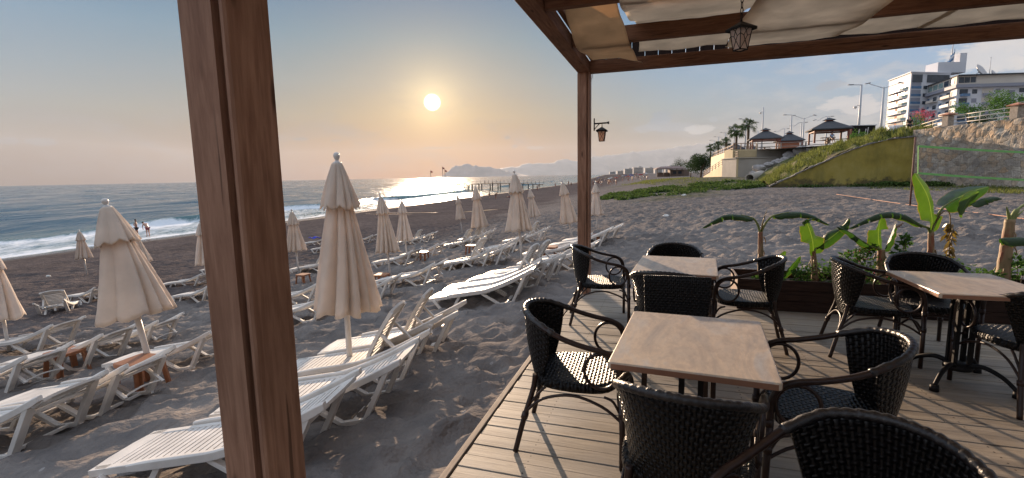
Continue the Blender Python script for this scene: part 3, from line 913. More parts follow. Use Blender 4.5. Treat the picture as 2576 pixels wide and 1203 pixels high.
def build_lanterns():
    P = at(1862, 128, 3.05)
    t = thing('hanging_lantern', 'black iron lantern with frosted panes hanging on a chain under the pergola', 'lantern', P, (0, 0, R(18)))
    lantern_parts(t, .56)
    c = MB(); z = .185; k = 0
    while P.z + z < BZ + .16:
        ring(c, (0, 0, z + .016), .0085, .0024, (k % 2) * math.pi / 2 + .3, 2.3); z += .032; k += 1
    c.build('chain', M['black_metal'], t)
    W = dk(.20, -.02, 0); Q = at(1514, 356, W.y)
    t = thing('wall_lantern', 'small black lantern on an iron arm fixed to the far corner post', 'lantern', (Q.x, W.y, Q.z), (0, 0, DKROT))
    lantern_parts(t, .62)
    a = MB(); zt = .62 * .33
    a.tube([(0, 0, zt - .01), (0, 0, zt + .03)], .006, 6)
    lx = (Vector((Q.x, W.y, 0)) - CPT).dot(E2) * -1 + .082
    a.tube([(lx, 0, zt + .03), (.08, 0, zt + .035)], .010, 8); a.tube([(.075, 0, zt + .035), (.095, 0, zt + .035)], .017, 8)
    a.box((lx + .006, 0, zt + .02), (.012, .03, .16)); a.tube([(lx + .01, 0, zt - .04), (lx + .07, 0, zt + .025)], .006, 6)
    a.build('lantern_arm', M['black_metal'], t)
    # camera
    P = at(1470, 199, dk(0, -.10).y)
    t = thing('security_camera', 'white security camera under its junction box on the far post', 'camera', P, (0, 0, DKROT))
    b = MB(); b.box((0, 0, 0), (.11, .05, .06)); b.build('junction_box', M['white_metal'], t, bevel=.008)
    b = MB(); b.tube([(0, 0, -.03), (0, -.01, -.055)], .028, 12)
    pr = [(0.0, -.036)] + [(.036 * math.cos(q), .036 * math.sin(q)) for q in np.linspace(-1.3, 1.5, 8)] + [(0, .036)]
    b.lathe(pr, 16, (0, -.02, -.085)); ch = b.build('camera_housing', M['white_metal'], t)
    b = MB(); b.tube([(0, -.04, -.088), (0.004, -.062, -.096)], .024, 14); b.build('lens', M['black_metal'], ch)
    b = MB(); b.tube([(.06, 0, .0), (.085, .01, -.02), (.10, .02, .02), (.10, .03, .10), (.08, .05, .17)], .004, 6); b.build('cable', M['white_metal'], t)
build_lanterns()
# ---------------------------------------------------------------- wicker armchair
def cr(pts, n=6):
    """smooth curve through points"""
    P = [Vector(p) for p in pts]; out = []
    for i in range(len(P) - 1):
        p0 = P[max(i - 1, 0)]; p1 = P[i]; p2 = P[i + 1]; p3 = P[min(i + 2, len(P) - 1)]
        for k in range(n):
            t = k / n
            out.append(.5 * ((2 * p1) + (p2 - p0) * t + (2 * p0 - 5 * p1 + 4 * p2 - p3) * t * t + (3 * p1 - p0 - 3 * p2 + p3) * t ** 3))
    out.append(P[-1]); return out
ARM = [(.262, .275, .44), (.260, .278, .54), (.235, .282, .615), (.17, .284, .655), (.07, .282, .675), (-.04, .275, .705), (-.14, .256, .745), (-.215, .215, .778)]
TOP = [(-.215, .215, .778), (-.27, .15, .797), (-.302, .075, .807), (-.312, 0, .81)]
def mir(p): return [(a, -b, c) for a, b, c in p]
def make_chair():
    t = thing('wicker_armchair', 'chair', 'chair')
    # seat
    s = MB()
    def rim(a, e=3.4):
        c_, s_ = math.cos(a), math.sin(a)
        rr = (abs(c_) ** e + abs(s_) ** e) ** (-1 / e)
        x = .245 * rr * c_; y = .255 * rr * s_ * (1 - .10 * (c_ < 0) * abs(c_))
        return x, y
    def top(u, v):
        a = u * 2 * math.pi; x, y = rim(a)
        prof = [(0, .444), (.35, .443), (.7, .446), (.9, .450), (.97, .447), (1.0, .437), (1.0, .41), (.96, .398), (.5, .40), (0, .40)]
        i = min(int(round(v * 9)), 9); k, z = prof[i]
        return (x * k, y * k, z)
    s.uv = {}
    nu, nv = 40, 9
    vs = []; 
    for i in range(nu + 1):
        for j in range(nv + 1):
            p = top(i / nu, j / nv); vs.append(p); s.uv[len(vs) - 1] = (p[0] / .5 + .5, p[1] / .5 + .5 + (p[2] - .44) * (1 if j > 4 else 0))
    s.add(vs, [(i * (nv + 1) + j, i * (nv + 1) + j + 1, (i + 1) * (nv + 1) + j + 1, (i + 1) * (nv + 1) + j) for i in range(nu) for j in range(nv)], True)
    s.build('seat', M['weave_seat'], t)
    # woven back, wide at the rail and narrowing to the seat
    path = cr([(-.13, .262, .745)] + TOP[0:4] + mir(TOP[:3])[::-1] + [(-.13, -.262, .745)], 5)
    def back(u, v):
        q = u * (len(path) - 1); i = min(int(q), len(path) - 2); f = q - i
        p = path[i].lerp(path[i + 1], f)
        a = (u - .5) * 2
        lowx = -.205 - .035 * (1 - a * a); lowy = -a * .175; low = Vector((lowx, lowy, .36))
        r = p.lerp(low, v)
        r.x -= .020 * math.sin(math.pi * v) * (1 - a * a) - .018 * abs(a) ** 3 * math.sin(math.pi * v)
        r.y *= 1 - .05 * math.sin(math.pi * v)
        return tuple(r)
    b = MB(); b.grid(back, 30, 14); b.build('backrest', M['weave_back'], t, solid=.012)
    # arms: one bent cane from the front leg over the arm to the back, left and right, and the wrapped top rail
    for sg in (1, -1):
        pts = ARM if sg > 0 else mir(ARM)
        m_ = MB(); m_.tube(cr(pts, 6), .015, 9); ar = m_.build('armrest', M['cane'], t)
        m_ = MB()
        q = [(.155 + .088 * math.cos(a), sg * (.276 + .004 * math.sin(a)), .545 + .098 * math.sin(a)) for a in np.linspace(0, 2 * math.pi, 25)[:-1]]
        m_.tube(q, .0095, 7, closed=True); m_.build('arm_ring', M['cane'], ar)
        # front leg, rear leg
        m_ = MB(); m_.tube([(.268, sg * .272, 0), (.268, sg * .272, .2), (.262, sg * .275, .45)], [.015, .016, .0175], 9)
        for z in (.30, .43): m_.tube([(.266, sg * .273, z), (.265, sg * .273, z + .035)], .0205, 9)
        m_.build('leg', M['cane'], t)
        m_ = MB(); m_.tube(cr([(-.335, sg * .235, 0), (-.285, sg * .215, .20), (-.235, sg * .19, .37), (-.222, sg * .185, .46)], 5), [.0155] * 16, 9)
        m_.tube([(-.285, sg * .215, .20), (-.275, sg * .211, .235)], .0205, 9)
        m_.build('leg', M['cane'], t)
        # arched braces
        m_ = MB()
        m_.tube(cr([(-.28, sg * .213, .235), (-.17, sg * .225, .335), (0, sg * .235, .375), (.16, sg * .25, .335), (.262, sg * .27, .27)], 5), .0085, 7)
        m_.build('brace', M['cane'], t); m_ = MB()
        m_.tube(cr([(-.265, sg * .205, .27), (-.19, sg * .20, .365), (-.16, sg * .2, .395)], 4), .008, 6)
        m_.build('bracket', M['cane'], t); m_ = MB()
        m_.tube(cr([(.262, sg * .272, .30), (.22, sg * .262, .375), (.17, sg * .255, .395)], 4), .008, 6)
        m_.build('bracket', M['cane'], t)
    m_ = MB(); m_.tube(cr([(.266, .27, .26), (.24, .16, .345), (.235, 0, .375), (.24, -.16, .345), (.266, -.27, .26)], 5), .0085, 7)
    m_.build('brace', M['cane'], t); m_ = MB()
    m_.tube(cr([(-.28, .21, .24), (-.25, .12, .32), (-.245, 0, .345), (-.25, -.12, .32), (-.28, -.21, .24)], 5), .0085, 7)
    m_.build('brace', M['cane'], t)
    rail = MB(); rp = cr([(-.10, .268, .729)] + TOP + mir(TOP[:3])[::-1] + [(-.10, -.268, .729)], 7)
    rr = [.0175 + .0025 * math.sin(i * 2.1) for i in range(len(rp))]
    rail.tube(rp, rr, 10); rail.build('back_rail', M['weave_wrap_dark'], t)
    return t
M['weave_wrap_dark'] = plain('wrapped wicker', (.012, .010, .010), .36, .4, 40, .6, bscale=110)
def place(o, x, y, az): o.location = (x, y, 0); o.rotation_euler = (0, 0, R(90 - az))
chair0 = make_chair()
CH = [(.382, 2.723, 105.7, 'wicker armchair left of the nearest table, its back towards the sand'),
      (.70, 1.84, 26, 'wicker armchair at the near side of the nearest table, dark back to the viewer'),
      (1.50, 2.20, -68, 'wicker armchair right of the nearest table, sunlight speckling its woven back'),
      (.915, 1.20, -118, 'closest wicker armchair, cut off by the bottom edge of the photo'),
      (.96, 5.09, 98, 'wicker armchair beside the far corner post, left of the second table'),
      (1.69, 4.90, 197, 'wicker armchair on the far side of the second table, only its rounded back showing'),
      (2.13, 4.305, -69, 'wicker armchair right of the second table, in front of the planter end'),
      (1.28, 3.92, 25, 'wicker armchair at the near side of the second table, behind the square-backed chair'),
      (3.084, 3.986, 113, 'wicker armchair left of the right-hand table, its side turned to the planter'),
      (3.56, 4.02, 203, 'wicker armchair behind the right-hand table, its rounded back against the planter plants'),
      (3.472, 3.10, 13, 'wicker armchair at the right edge of the photo in front of the right-hand table')]
for i, (x, y, a, lab) in enumerate(CH):
    o = chair0 if i == 0 else dup(chair0)
    place(o, x, y, a); tag(o, lab, 'chair', 'dark wicker armchairs on the deck')

def square_chair():
    t = thing('wicker_side_chair', 'armless wicker chair with a straight square back between the nearest and second tables', 'chair', (1.07, 3.02, 0), (0, 0, R(90 - 197)))
    b = MB()
    def f(u, v):
        a = (u - .5) * 2
        return (-.235 - .05 * (1 - v) - .012 * (1 - a * a), -a * (.225 - .02 * v), .86 - .44 * v)
    b.grid(f, 12, 12); b.build('backrest', M['weave_back'], t, solid=.035)
    s = MB(); s.grid(lambda u, v: ((u - .5) * .46, (v - .5) * .44, .45), 6, 6); s.build('seat', M['weave_seat'], t, solid=.05, offset=-1)
    for sx, sy in ((1, 1), (1, -1), (-1, 1), (-1, -1)):
        m_ = MB(); m_.beam((sx * .21, sy * .20, .42), (sx * .225, sy * .205, 0), .03, .03, (0, 1, 0)); m_.build('leg', M['cane'], t)
square_chair()

# ---------------------------------------------------------------- cafe tables
def make_table(L=.86, W=.69):
    t = thing('cafe_table', 'table', 'table')
    mb = MB(); c = .012
    mb.prism([(-L / 2 + c, -W / 2), (L / 2 - c, -W / 2), (L / 2, -W / 2 + c), (L / 2, W / 2 - c), (L / 2 - c, W / 2), (-L / 2 + c, W / 2), (-L / 2, W / 2 - c), (-L / 2, -W / 2 + c)], .716, .75)
    mb.build('tabletop', M['table'], t, bevel=.006)
    e = MB(); q = .0022
    e.box((0, -W / 2 - q / 2 + .001, .731), (L - .03, q, .024)); e.box((0, W / 2 + q / 2 - .001, .731), (L - .03, q, .024))
    e.box((-L / 2 - q / 2 + .001, 0, .731), (q, W - .03, .024)); e.box((L / 2 + q / 2 - .001, 0, .731), (q, W - .03, .024))
    e.build('edge_band', M['table_edge'], t)
    f = MB()
    for sx in (-1, 1): f.box((sx * .25, 0, .698), (.03, .50, .03))
    f.box((0, .2, .695), (.53, .025, .025)); f.box((0, -.2, .695), (.53, .025, .025)); f.box((0, 0, .700), (.2, .2, .02))
    f.build('under_frame', M['black_metal'], t)
    p = MB()
    for sx in (-1, 1):
        for sy in (-1, 1): p.box((sx * .045, sy * .045, .41), (.026, .026, .56))
    p.lathe([(.085, .10), (.09, .115), (.085, .14), (.03, .155)], 16)
    p.build('column', M['black_metal'], t)
    for k in range(4):
        b = MB(); a = k * math.pi / 2 + math.pi / 4
        c_, s_ = math.cos(a), math.sin(a)
        pts = cr([(.05 * c_, .05 * s_, .13), (.14 * c_, .14 * s_, .155), (.25 * c_, .25 * s_, .115), (.335 * c_, .335 * s_, .04)], 5)
        b.tube(pts, [.019 - .005 * i / (len(pts) - 1) for i in range(len(pts))], 8)
        b.tube([(.335 * c_, .335 * s_, .045), (.335 * c_, .335 * s_, 0)], [.026, .03], 10)
        b.build('foot', M['black_metal'], t)
    return t
tb = make_table()
place(tb, .896, 2.314, 22); tag(tb, 'nearest cafe table, its marbled wood top crossed by bands of sunlight', 'table', 'cafe tables on the deck')
t2 = dup(tb); place(t2, 1.50, 4.31, 22); tag(t2, 'second cafe table beside the far corner post', 'table', 'cafe tables on the deck')
t3 = dup(tb); place(t3, 3.29, 3.39, 17); t3.scale = (.94, 1, 1); tag(t3, 'cafe table at the right edge of the photo in front of the planter', 'table', 'cafe tables on the deck')

# ---------------------------------------------------------------- planter and plants
def build_planter():
    t = thing('planter', 'long dark wooden planter along the far side of the deck', 'planter', CPT, (0, 0, DKROT))
    x0, x1, y0, y1, h = 1.83, 6.3, -.33, .27, .36
    f = MB()
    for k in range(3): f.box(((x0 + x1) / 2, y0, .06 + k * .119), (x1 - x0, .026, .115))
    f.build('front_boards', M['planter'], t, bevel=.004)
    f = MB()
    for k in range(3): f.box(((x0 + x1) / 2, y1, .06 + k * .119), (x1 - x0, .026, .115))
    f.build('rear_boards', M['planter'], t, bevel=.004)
    for xx in (x0 + .013, x1 - .013):
        f = MB()
        for k in range(3): f.box((xx, (y0 + y1) / 2, .06 + k * .119), (.026, y1 - y0 - .03, .115))
        f.build('end_boards', M['rail_wood'], t, bevel=.004)  # ends paler than the dark sides, their sunlit look put into the colour
    s = MB(); s.box(((x0 + x1) / 2, (y0 + y1) / 2, .14), (x1 - x0 - .06, y1 - y0 - .04, .26)); s.build('soil', plain('planter soil', (.05, .035, .025), .95, .4, 20, .8, bscale=30), t)
    return t
build_planter()

def leaf_mat(name, c1, c2, tr=.5, rib=(.22, .32, .08)):
    m, w = mat(name)
    uvn = w.node('ShaderNodeTexCoord').outputs['UV']
    s = w.node('ShaderNodeSeparateXYZ'); w.put(s.inputs[0], uvn)
    u, v = s.outputs[0], s.outputs[1]
    dv = w.m('ABSOLUTE', w.m('SUBTRACT', v, .5))
    vein = w.m('SINE', w.m('MULTIPLY', w.m('SUBTRACT', u, w.m('MULTIPLY', dv, .25)), 330.0))
    n = w.noise(obco(w), 7, 5)
    col = w.mix(w.ramp(n, [(.3, 0.0), (.7, 1.0)]), c1, c2)
    col = w.mix(w.m('MULTIPLY', w.ramp(vein, [(0, 0.0), (1, 1.0)]), .18), col, rib)
    col = w.mix(w.ramp(dv, [(.012, 1.0), (.03, 0.0)]), col, rib)
    col = w.mix(w.ramp(w.m('ADD', dv, w.m('MULTIPLY', n, .10)), [(.515, 0.0), (.535, .85)]), col, (.18, .12, .04))
    b = w.bump(vein, .25, .002)
    setp(w, col, .38, normal=b, spec=.5)
    tl = w.node('ShaderNodeBsdfTranslucent'); w.put(tl.inputs[0], w.mix(1.0, col, (1.5, 1.7, .7), 'MULTIPLY'))
    mx = w.node('ShaderNodeMixShader'); mx.inputs[0].default_value = tr
    w.l.new(w.p.outputs[0], mx.inputs[1]); w.l.new(tl.outputs[0], mx.inputs[2]); w.l.new(mx.outputs[0], w.out.inputs[0])
    return m
M['banana'] = leaf_mat('banana leaf', (.014, .045, .010), (.028, .075, .014), .35, (.10, .15, .04))
M['banana_y'] = leaf_mat('young banana leaf', (.030, .068, .010), (.052, .10, .014), .42, (.12, .17, .05))
M['dry'] = leaf_mat('dry banana leaf', (.20, .09, .04), (.12, .05, .03), .3, (.25, .15, .08))
M['petiole'] = plain('petiole', (.20, .24, .07), .5, .2, 8)
def bstem_mat():
    m, w = mat('banana stem')
    co = obco(w); n = w.noise(w.mapping(co, (4, 4, 1.2)), 3, 5, .6); n2 = w.noise(w.mapping(co, (18, 18, 1.5)), 3, 4)
    col = w.ramp(n, [(.3, (.26, .20, .11)), (.5, (.34, .24, .14)), (.62, (.30, .10, .06)), (.78, (.12, .06, .04))])
    col = w.mix(w.m('MULTIPLY', n2, .5), col, (.16, .11, .06))
    setp(w, col, .6, normal=w.bump(n2, .5, .006), spec=.3)
    return m
M['bstem'] = bstem_mat()
def psolve(px, off=0.0):
    """point of the planter's middle line seen in column px"""
    best = None
    for k in range(600):
        s = 1.5 + k * .009
        p = dk(off, s, .35) - Vector((0, 0, CAMZ))
        zc = p.y * math.cos(PITCH) - p.z * math.sin(PITCH)
        v_ = (p.y * math.sin(PITCH) + p.z * math.cos(PITCH)) / zc; u_ = p.x / zc
        X = CXP + (u_ * math.cos(ROLL) - v_ * math.sin(ROLL)) * FPX
        if best is None or abs(X - px) < best[0]: best = (abs(X - px), s)
    return dk(off, best[1], .25)
def leaf(parent, org, pts, W, fold=.6, mat_=None, tears=(), side=None, shape=.75, seed=0, n=34, wave=.004):
    """blade round a spine of points (relative to org); two halves fold down from the midrib"""
    rr = random.Random(seed)
    sp = cr([Vector(p) - org for p in pts], 10); k = len(sp)
    mb = MB(); mb.uv = {}; vs = []; fs = []
    tr = set(int(t * (n)) for t in tears)
    rows = []
    for i in range(n + 1):
        q = i / n * (k - 1); a = min(int(q), k - 2); p = sp[a].lerp(sp[a + 1], q - a)
        T = (sp[min(a + 1, k - 1)] - sp[a]).normalized()
        up = Vector((0, 0, 1)); S = Vector(side) if side else T.cross(up)
        S = (S - T * S.dot(T)).normalized()
        N = S.cross(T).normalized()
        if N.z < 0: N = -N
        t = i / n
        w_ = W * (math.sin(math.pi * min(1, t * .97 + .03) ** shape) ** .62)
        rows.append((p, S, N, w_, t))
    def row(p, S, N, w_, t, shift=0.0, shr=1.0):
        b = len(vs)
        for j in range(9):
            e = (j - 4) / 4
            ww = w_ * shr
            d = abs(e)
            pos = p + S * (e * ww * math.cos(fold * d ** .8)) - N * (d * ww * math.sin(fold * (.4 + .6 * d))) + N * (wave * math.sin(t * 26 + e * 2) * d)
            mb.uv[b + j] = (t, .5 + e * .5); vs.append(pos)
        return b
    prev = row(*rows[0])
    for i in range(1, n + 1):
        if i in tr:
            # the blade is torn here: close a strip, open the next a little later
            p, S, N, w_, t = rows[i]
            b = row(p, S, N, w_, t, shr=.97)
            for j in range(8): fs.append((prev + j, prev + j + 1, b + j + 1, b + j))
            p2 = rows[i][0].lerp(rows[min(i + 1, n)][0], .45)
            nb = row(p2 , S, N, w_, t, shr=.94)
            for j in (3, 4): fs.append((b + j, b + j + 1, nb + j + 1, nb + j))
            prev = nb
        else:
            b = row(*rows[i], shr=1 + rr.uniform(-.03, .03))
            for j in range(8): fs.append((prev + j, prev + j + 1, b + j + 1, b + j))
            prev = b
    mb.add(vs, fs, True)
    return mb.build('leaf', mat_ or M['banana'], parent)
def banana(px, h_px, label, stem_r, leaves, petioles=(), lean=0.0, off=0.0, extra=None, sx=0):
    base = psolve(px, off); Y = base.y
    t = thing('banana_plant', label, 'banana plant', base, group='banana plants in the long planter')
    top = at(h_px[0], h_px[1], Y)
    s = MB(); rel = top - base
    pts = cr([(0, 0, -.05), rel * .35 + Vector((lean * .02, 0, 0)), rel * .7, rel], 5)
    r_ = [stem_r * (1.15 - .45 * i / (len(pts) - 1)) * (1 + .05 * math.sin(i * 2.3)) for i in range(len(pts))]
    s.tube(pts, r_, 12)
    # ragged sheath ends round the stem
    rr = random.Random(px)
    for k in range(7):
        a = rr.uniform(0, 6.28); z = rr.uniform(.25, .95); p = Vector(pts[int(z * (len(pts) - 1))]); L = rr.uniform(.05, .16)
        o_ = Vector((math.cos(a), math.sin(a), 0)); q = p + o_ * stem_r * 1.0
        s.tube([q, q + o_ * .02 - Vector((0, 0, L * .5)), q + o_ * rr.uniform(0, .03) - Vector((0, 0, L))], [.008, .006, .002], 5)
    s.build('stem', M['bstem'], t)
    for k, L in enumerate(leaves):
        P = [at(a, b, Y + c) for a, b, c in L['p']]
        leaf(t, base, P, L['w'], L.get('fold', .6), L.get('m'), L.get('tears', ()), L.get('side'), L.get('shape', .75), seed=px + k)
        if L.get('stalk', True):
            m_ = MB(); a0 = rel - Vector((0, 0, .03)); b0 = P[0] - base; b1 = P[1] - base
            mid = (a0 + b0) / 2 + Vector(((b0.x - a0.x) * -.12, 0, .02))
            m_.tube(cr([a0, mid, b0, b1], 5), [.020 * stem_r / .05] * 6 + [.012] * 5 + [.006] * 5, 8)
            m_.build('leaf_stalk', M['petiole'], t)
    if extra: extra(t, base, Y, rel)
    return t
by, bb = M['banana_y'], M['banana']
def spear(pts, r0=.014, m='banana_y'):
    def f(t, base, Y, rel):
        m_ = MB(); P = cr([at(a, b, Y + c) - base for a, b, c in pts], 5)
        m_.tube(P, [r0 * (1.0 - .85 * i / (len(P) - 1)) for i in range(len(P))], 8); m_.build('rolled_leaf', M[m], t)
    return f
banana(1914, (1913, 583), 'banana plant nearest the far post, two torn leaves spread left and right', .035,
       [dict(p=[(1893, 549, -.02), (1865, 541, -.05), (1820, 542, -.10), (1767, 573, -.2)], w=.085, fold=1.0, tears=(.55, .72, .88)),
        dict(p=[(1946, 543, .02), (1985, 534, .05), (2035, 538, .08), (2088, 566, .10)], w=.085, fold=1.05, tears=(.52, .8), m=bb)],
       extra=spear([(1915, 583, 0), (1920, 555, 0), (1930, 527, .02)], .012))
banana(2052, (2046, 632), 'banana plant with a bright upright leaf beside a darker one, second from the left', .036,
       [dict(p=[(2046, 640, 0), (2043, 600, -.02), (2030, 560, -.02), (2026, 553, -.05)], w=.125, fold=.45, m=by, side=(1, .3, 0), shape=.55, stalk=False),
        dict(p=[(2058, 622, .0), (2082, 604, -.03), (2112, 580, -.06), (2136, 550, -.1)], w=.085, fold=.6, m=bb, side=(.3, .2, 1), shape=.8)])
banana(1965, (1963, 697), 'short young banana sprout between the two leftmost stems', .018,
       [dict(p=[(1962, 700, 0), (1953, 680, 0), (1944, 662, 0), (1936, 652, -.02)], w=.045, fold=.5, m=by, side=(.6, 0, .7), stalk=False),
        dict(p=[(1963, 698, 0), (1966, 672, 0), (1970, 650, 0), (1976, 632, 0)], w=.07, fold=.5, m=by, side=(1, 0, .1), shape=.65, stalk=False),
        dict(p=[(1966, 700, 0), (1985, 680, -.02), (2000, 662, -.04), (2014, 644, -.06)], w=.05, fold=.5, m=bb, side=(.5, .2, -.7))])
banana(2217, (2217, 628), 'banana plant with an upright leaf and frayed leaf to the left, thick short stem', .05,
       [dict(p=[(2214, 630, 0), (2210, 600, 0), (2211, 570, 0), (2218, 545, -.03)], w=.11, fold=.5, m=by, side=(1, .2, 0), shape=.6, stalk=False),
        dict(p=[(2225, 630, 0), (2235, 605, .05), (2245, 580, .08), (2252, 562, .1)], w=.08, fold=.5, m=bb, side=(.8, .6, 0), stalk=False),
        dict(p=[(2195, 622, 0), (2170, 606, -.05), (2140, 585, -.08), (2105, 570, -.1)], w=.06, fold=.9, m=bb, side=(.3, -.5, -.9)),
        dict(p=[(2250, 573, .05), (2260, 566, .05), (2272, 560, .05)], w=.03, fold=.5, m=M['dry'], stalk=False)])
def dead(t, base, Y, rel):
    m_ = MB(); rr = random.Random(4)
    P = [at(2365, 540, Y) - base, at(2385, 532, Y) - base, at(2391, 560, Y - .05) - base, at(2388, 640, Y - .1) - base]
    m_.tube(cr([rel] + P, 5), .006, 6)
    for k in range(70):
        s = rr.random(); c = P[2].lerp(P[3], s) if s < 1 else P[3]
        a = rr.uniform(0, 6.28); L = rr.uniform(.03, .10)
        d = Vector((math.cos(a) * .06, math.sin(a) * .05, -L))
        e = d.cross(Vector((rr.uniform(-1, 1), rr.uniform(-1, 1), .3))).normalized() * rr.uniform(.006, .02)
        c = c + Vector((rr.uniform(-.02, .02), rr.uniform(-.02, .02), 0))
        m_.add([c, c + d * .5 + e, c + d, c + d * .5 - e], [(0, 1, 2, 3)])
    m_.build('dead_leaf', M['dry'], t)
    spear([(2345, 578, 0), (2347, 560, 0)], .01)(t, base, Y, rel)
banana(2342, (2342, 583), 'tallest banana plant with one upright bright leaf and a dead brown leaf hanging beside it', .036,
       [dict(p=[(2343, 585, 0), (2344, 545, -.01), (2332, 490, -.04), (2300, 437, -.1)], w=.13, fold=.35, m=by, side=(1, .35, .25), shape=1.05, stalk=False),
        dict(p=[(2320, 568, -.03), (2275, 540, -.08), (2215, 536, -.15), (2135, 575, -.25)], w=.075, fold=1.15, m=bb, tears=(.42, .55, .68, .8, .9), shape=.9),
        dict(p=[(2375, 520, .03), (2410, 498, .06), (2450, 480, .1), (2488, 470, .12)], w=.14, fold=.55, m=bb, side=(.35, .55, .7), shape=.7),
        dict(p=[(2440, 515, .05), (2470, 500, .05), (2500, 495, 0), (2522, 500, -.05)], w=.09, fold=.8, m=bb, stalk=False, tears=(.4,)),
        dict(p=[(2462, 482, -.02), (2440, 500, -.05), (2425, 525, -.08), (2418, 548, -.1)], w=.065, fold=.5, m=by, side=(1, .2, .4), stalk=False)],
       extra=dead)
banana(2520, (2541, 552), 'thick stemmed banana plant at the right edge of the photo with cut leaf stalks', .058,
       [dict(p=[(2585, 510, .02), (2630, 480, .05), (2690, 470, .08), (2760, 500, .1)], w=.12, fold=.8, m=bb),
        dict(p=[(2515, 600, -.3), (2535, 598, -.32), (2585, 600, -.35), (2650, 625, -.35)], w=.10, fold=1.0, m=bb, stalk=False)],
       extra=lambda t, b, Y, r: [spear([(2541, 556, 0), (2536, 535, 0), (2532, 520, 0)], .022, 'petiole')(t, b, Y, r), spear([(2545, 556, 0), (2562, 540, 0), (2576, 528, .03)], .018, 'petiole')(t, b, Y, r)])

def leafy(mb, c, n, rad, size, rr, squash=1.0, up=.3):
    """n small pointed leaves spread in a ball"""
    for _ in range(n):
        while True:
            p = Vector((rr.uniform(-1, 1), rr.uniform(-1, 1), rr.uniform(-1, 1)))
            if p.length < 1: break
        p = Vector(c) + Vector((p.x * rad, p.y * rad, p.z * rad * squash))
        d = Vector((rr.gauss(0, 1), rr.gauss(0, 1), rr.gauss(up, .7))).normalized() * size * rr.uniform(.6, 1.3)
        e = d.cross(Vector((rr.gauss(0, 1), rr.gauss(0, 1), rr.gauss(0, 1)))).normalized() * size * rr.uniform(.22, .38)
        mb.add([p, p + d * .45 + e, p + d, p + d * .45 - e], [(0, 1, 2, 3)])
M['leaf_small'] = cloth_mat('shrub leaf', (.07, .15, .03), .4, dirt=.5)
M['leaf_dark'] = cloth_mat('dark shrub leaf', (.026, .052, .014), .25, dirt=.5)
M['flower'] = cloth_mat('pink flower', (.45, .10, .14), .4, dirt=.3)
def shrub(px, label, blobs, n, size, seed, flowers=0, mt='leaf_small', off=0.0):
    rr = random.Random(seed); base = psolve(px, off); Y = base.y
    t = thing('leafy_shrub', label, 'shrub', base, group='leafy shrubs in the planter')
    f = MB(); st = MB()
    for (a, b, r_) in blobs:
        c = at(a, b, Y + rr.uniform(-.08, .08)) - base
        leafy(f, c, int(n), r_, size, rr, .8)
        st.tube([(rr.uniform(-.05, .05), 0, -.02), c * .5 + Vector((0, 0, .03)), c], .004, 5)
    f.build('foliage', M[mt], t); st.build('stem', M['trunk_dark'], t)
    if flowers:
        g = MB()
        for (a, b, r_) in blobs: leafy(g, at(a, b, Y - .05) - base, flowers, r_, size * .7, rr, .8)
        g.build('flowers', M['flower'], t)
shrub(2070, 'low green shrub round the second banana stem', [(2012, 690, .10), (2035, 678, .12), (2075, 675, .13), (2100, 680, .12), (2060, 705, .13), (2022, 712, .08), (1995, 715, .07)], 90, .045, 3)
shrub(2160, 'bushy shrub with pinkish flowers between two banana stems', [(2115, 660, .10), (2140, 650, .11), (2165, 640, .10), (2185, 625, .08), (2150, 680, .15), (2190, 665, .13), (2215, 690, .14), (2180, 700, .15), (2240, 690, .12), (2130, 700, .12), (2165, 720, .12)], 90, .045, 5, 9)
shrub(2270, 'light green climbing shoot beside the thick short banana stem', [(2262, 640, .07), (2272, 618, .07), (2280, 600, .05), (2255, 655, .06), (2275, 665, .08), (2290, 680, .09)], 40, .055, 8)
shrub(1930, 'dry grassy tuft at the left end of the planter', [(1905, 705, .06), (1930, 712, .07), (1955, 715, .06)], 40, .06, 9, mt='leaf_small')
shrub(2400, 'green shrub under the dead brown leaf', [(2380, 660, .10), (2400, 675, .13), (2440, 690, .14), (2350, 680, .1), (2470, 695, .1)], 80, .045, 10)
shrub(2560, 'shrub at the right end of the planter behind the right-hand table', [(2560, 655, .1), (2580, 680, .15), (2540, 690, .1), (2500, 700, .1)], 80, .05, 12)
# ---------------------------------------------------------------- beach: loungers, parasols, side tables
def hit(px, py, h=0.0):
    """where the sight line meets the sand raised by h"""
    d = ray(px, py); ts = np.geomspace(.8, 700, 5000)
    z = CAMZ + d.z * ts - (ground(d.x * ts, d.y * ts) + h)
    k = int(np.argmax(z < 0)); t = float(ts[k])
    return Vector((d.x * t, d.y * t, CAMZ + d.z * t))
HINGE = 1.12
def railz(x): return .31 if x < 1.0 else .31 + .29 * ((x - 1.0) / .95) ** 1.45
def slats(mb, fn, x0, x1, y, step=.058, gap=.012, th=.016):
    x = x0
    while x < x1 - step * .5:
        a = fn(x); b = fn(x + step - gap)
        p = [(a[0], -y, a[1]), (b[0], -y, b[1]), (b[0], y, b[1]), (a[0], y, a[1])]
        d = Vector((b[0] - a[0], 0, b[1] - a[1])).normalized(); n = Vector((-d.z, 0, d.x)) * th
        q = [Vector(v) - n for v in p]
        mb.add([*map(Vector, p), *q], [(0, 1, 2, 3), (7, 6, 5, 4), (0, 4, 5, 1), (1, 5, 6, 2), (2, 6, 7, 3), (3, 7, 4, 0)])
        x += step
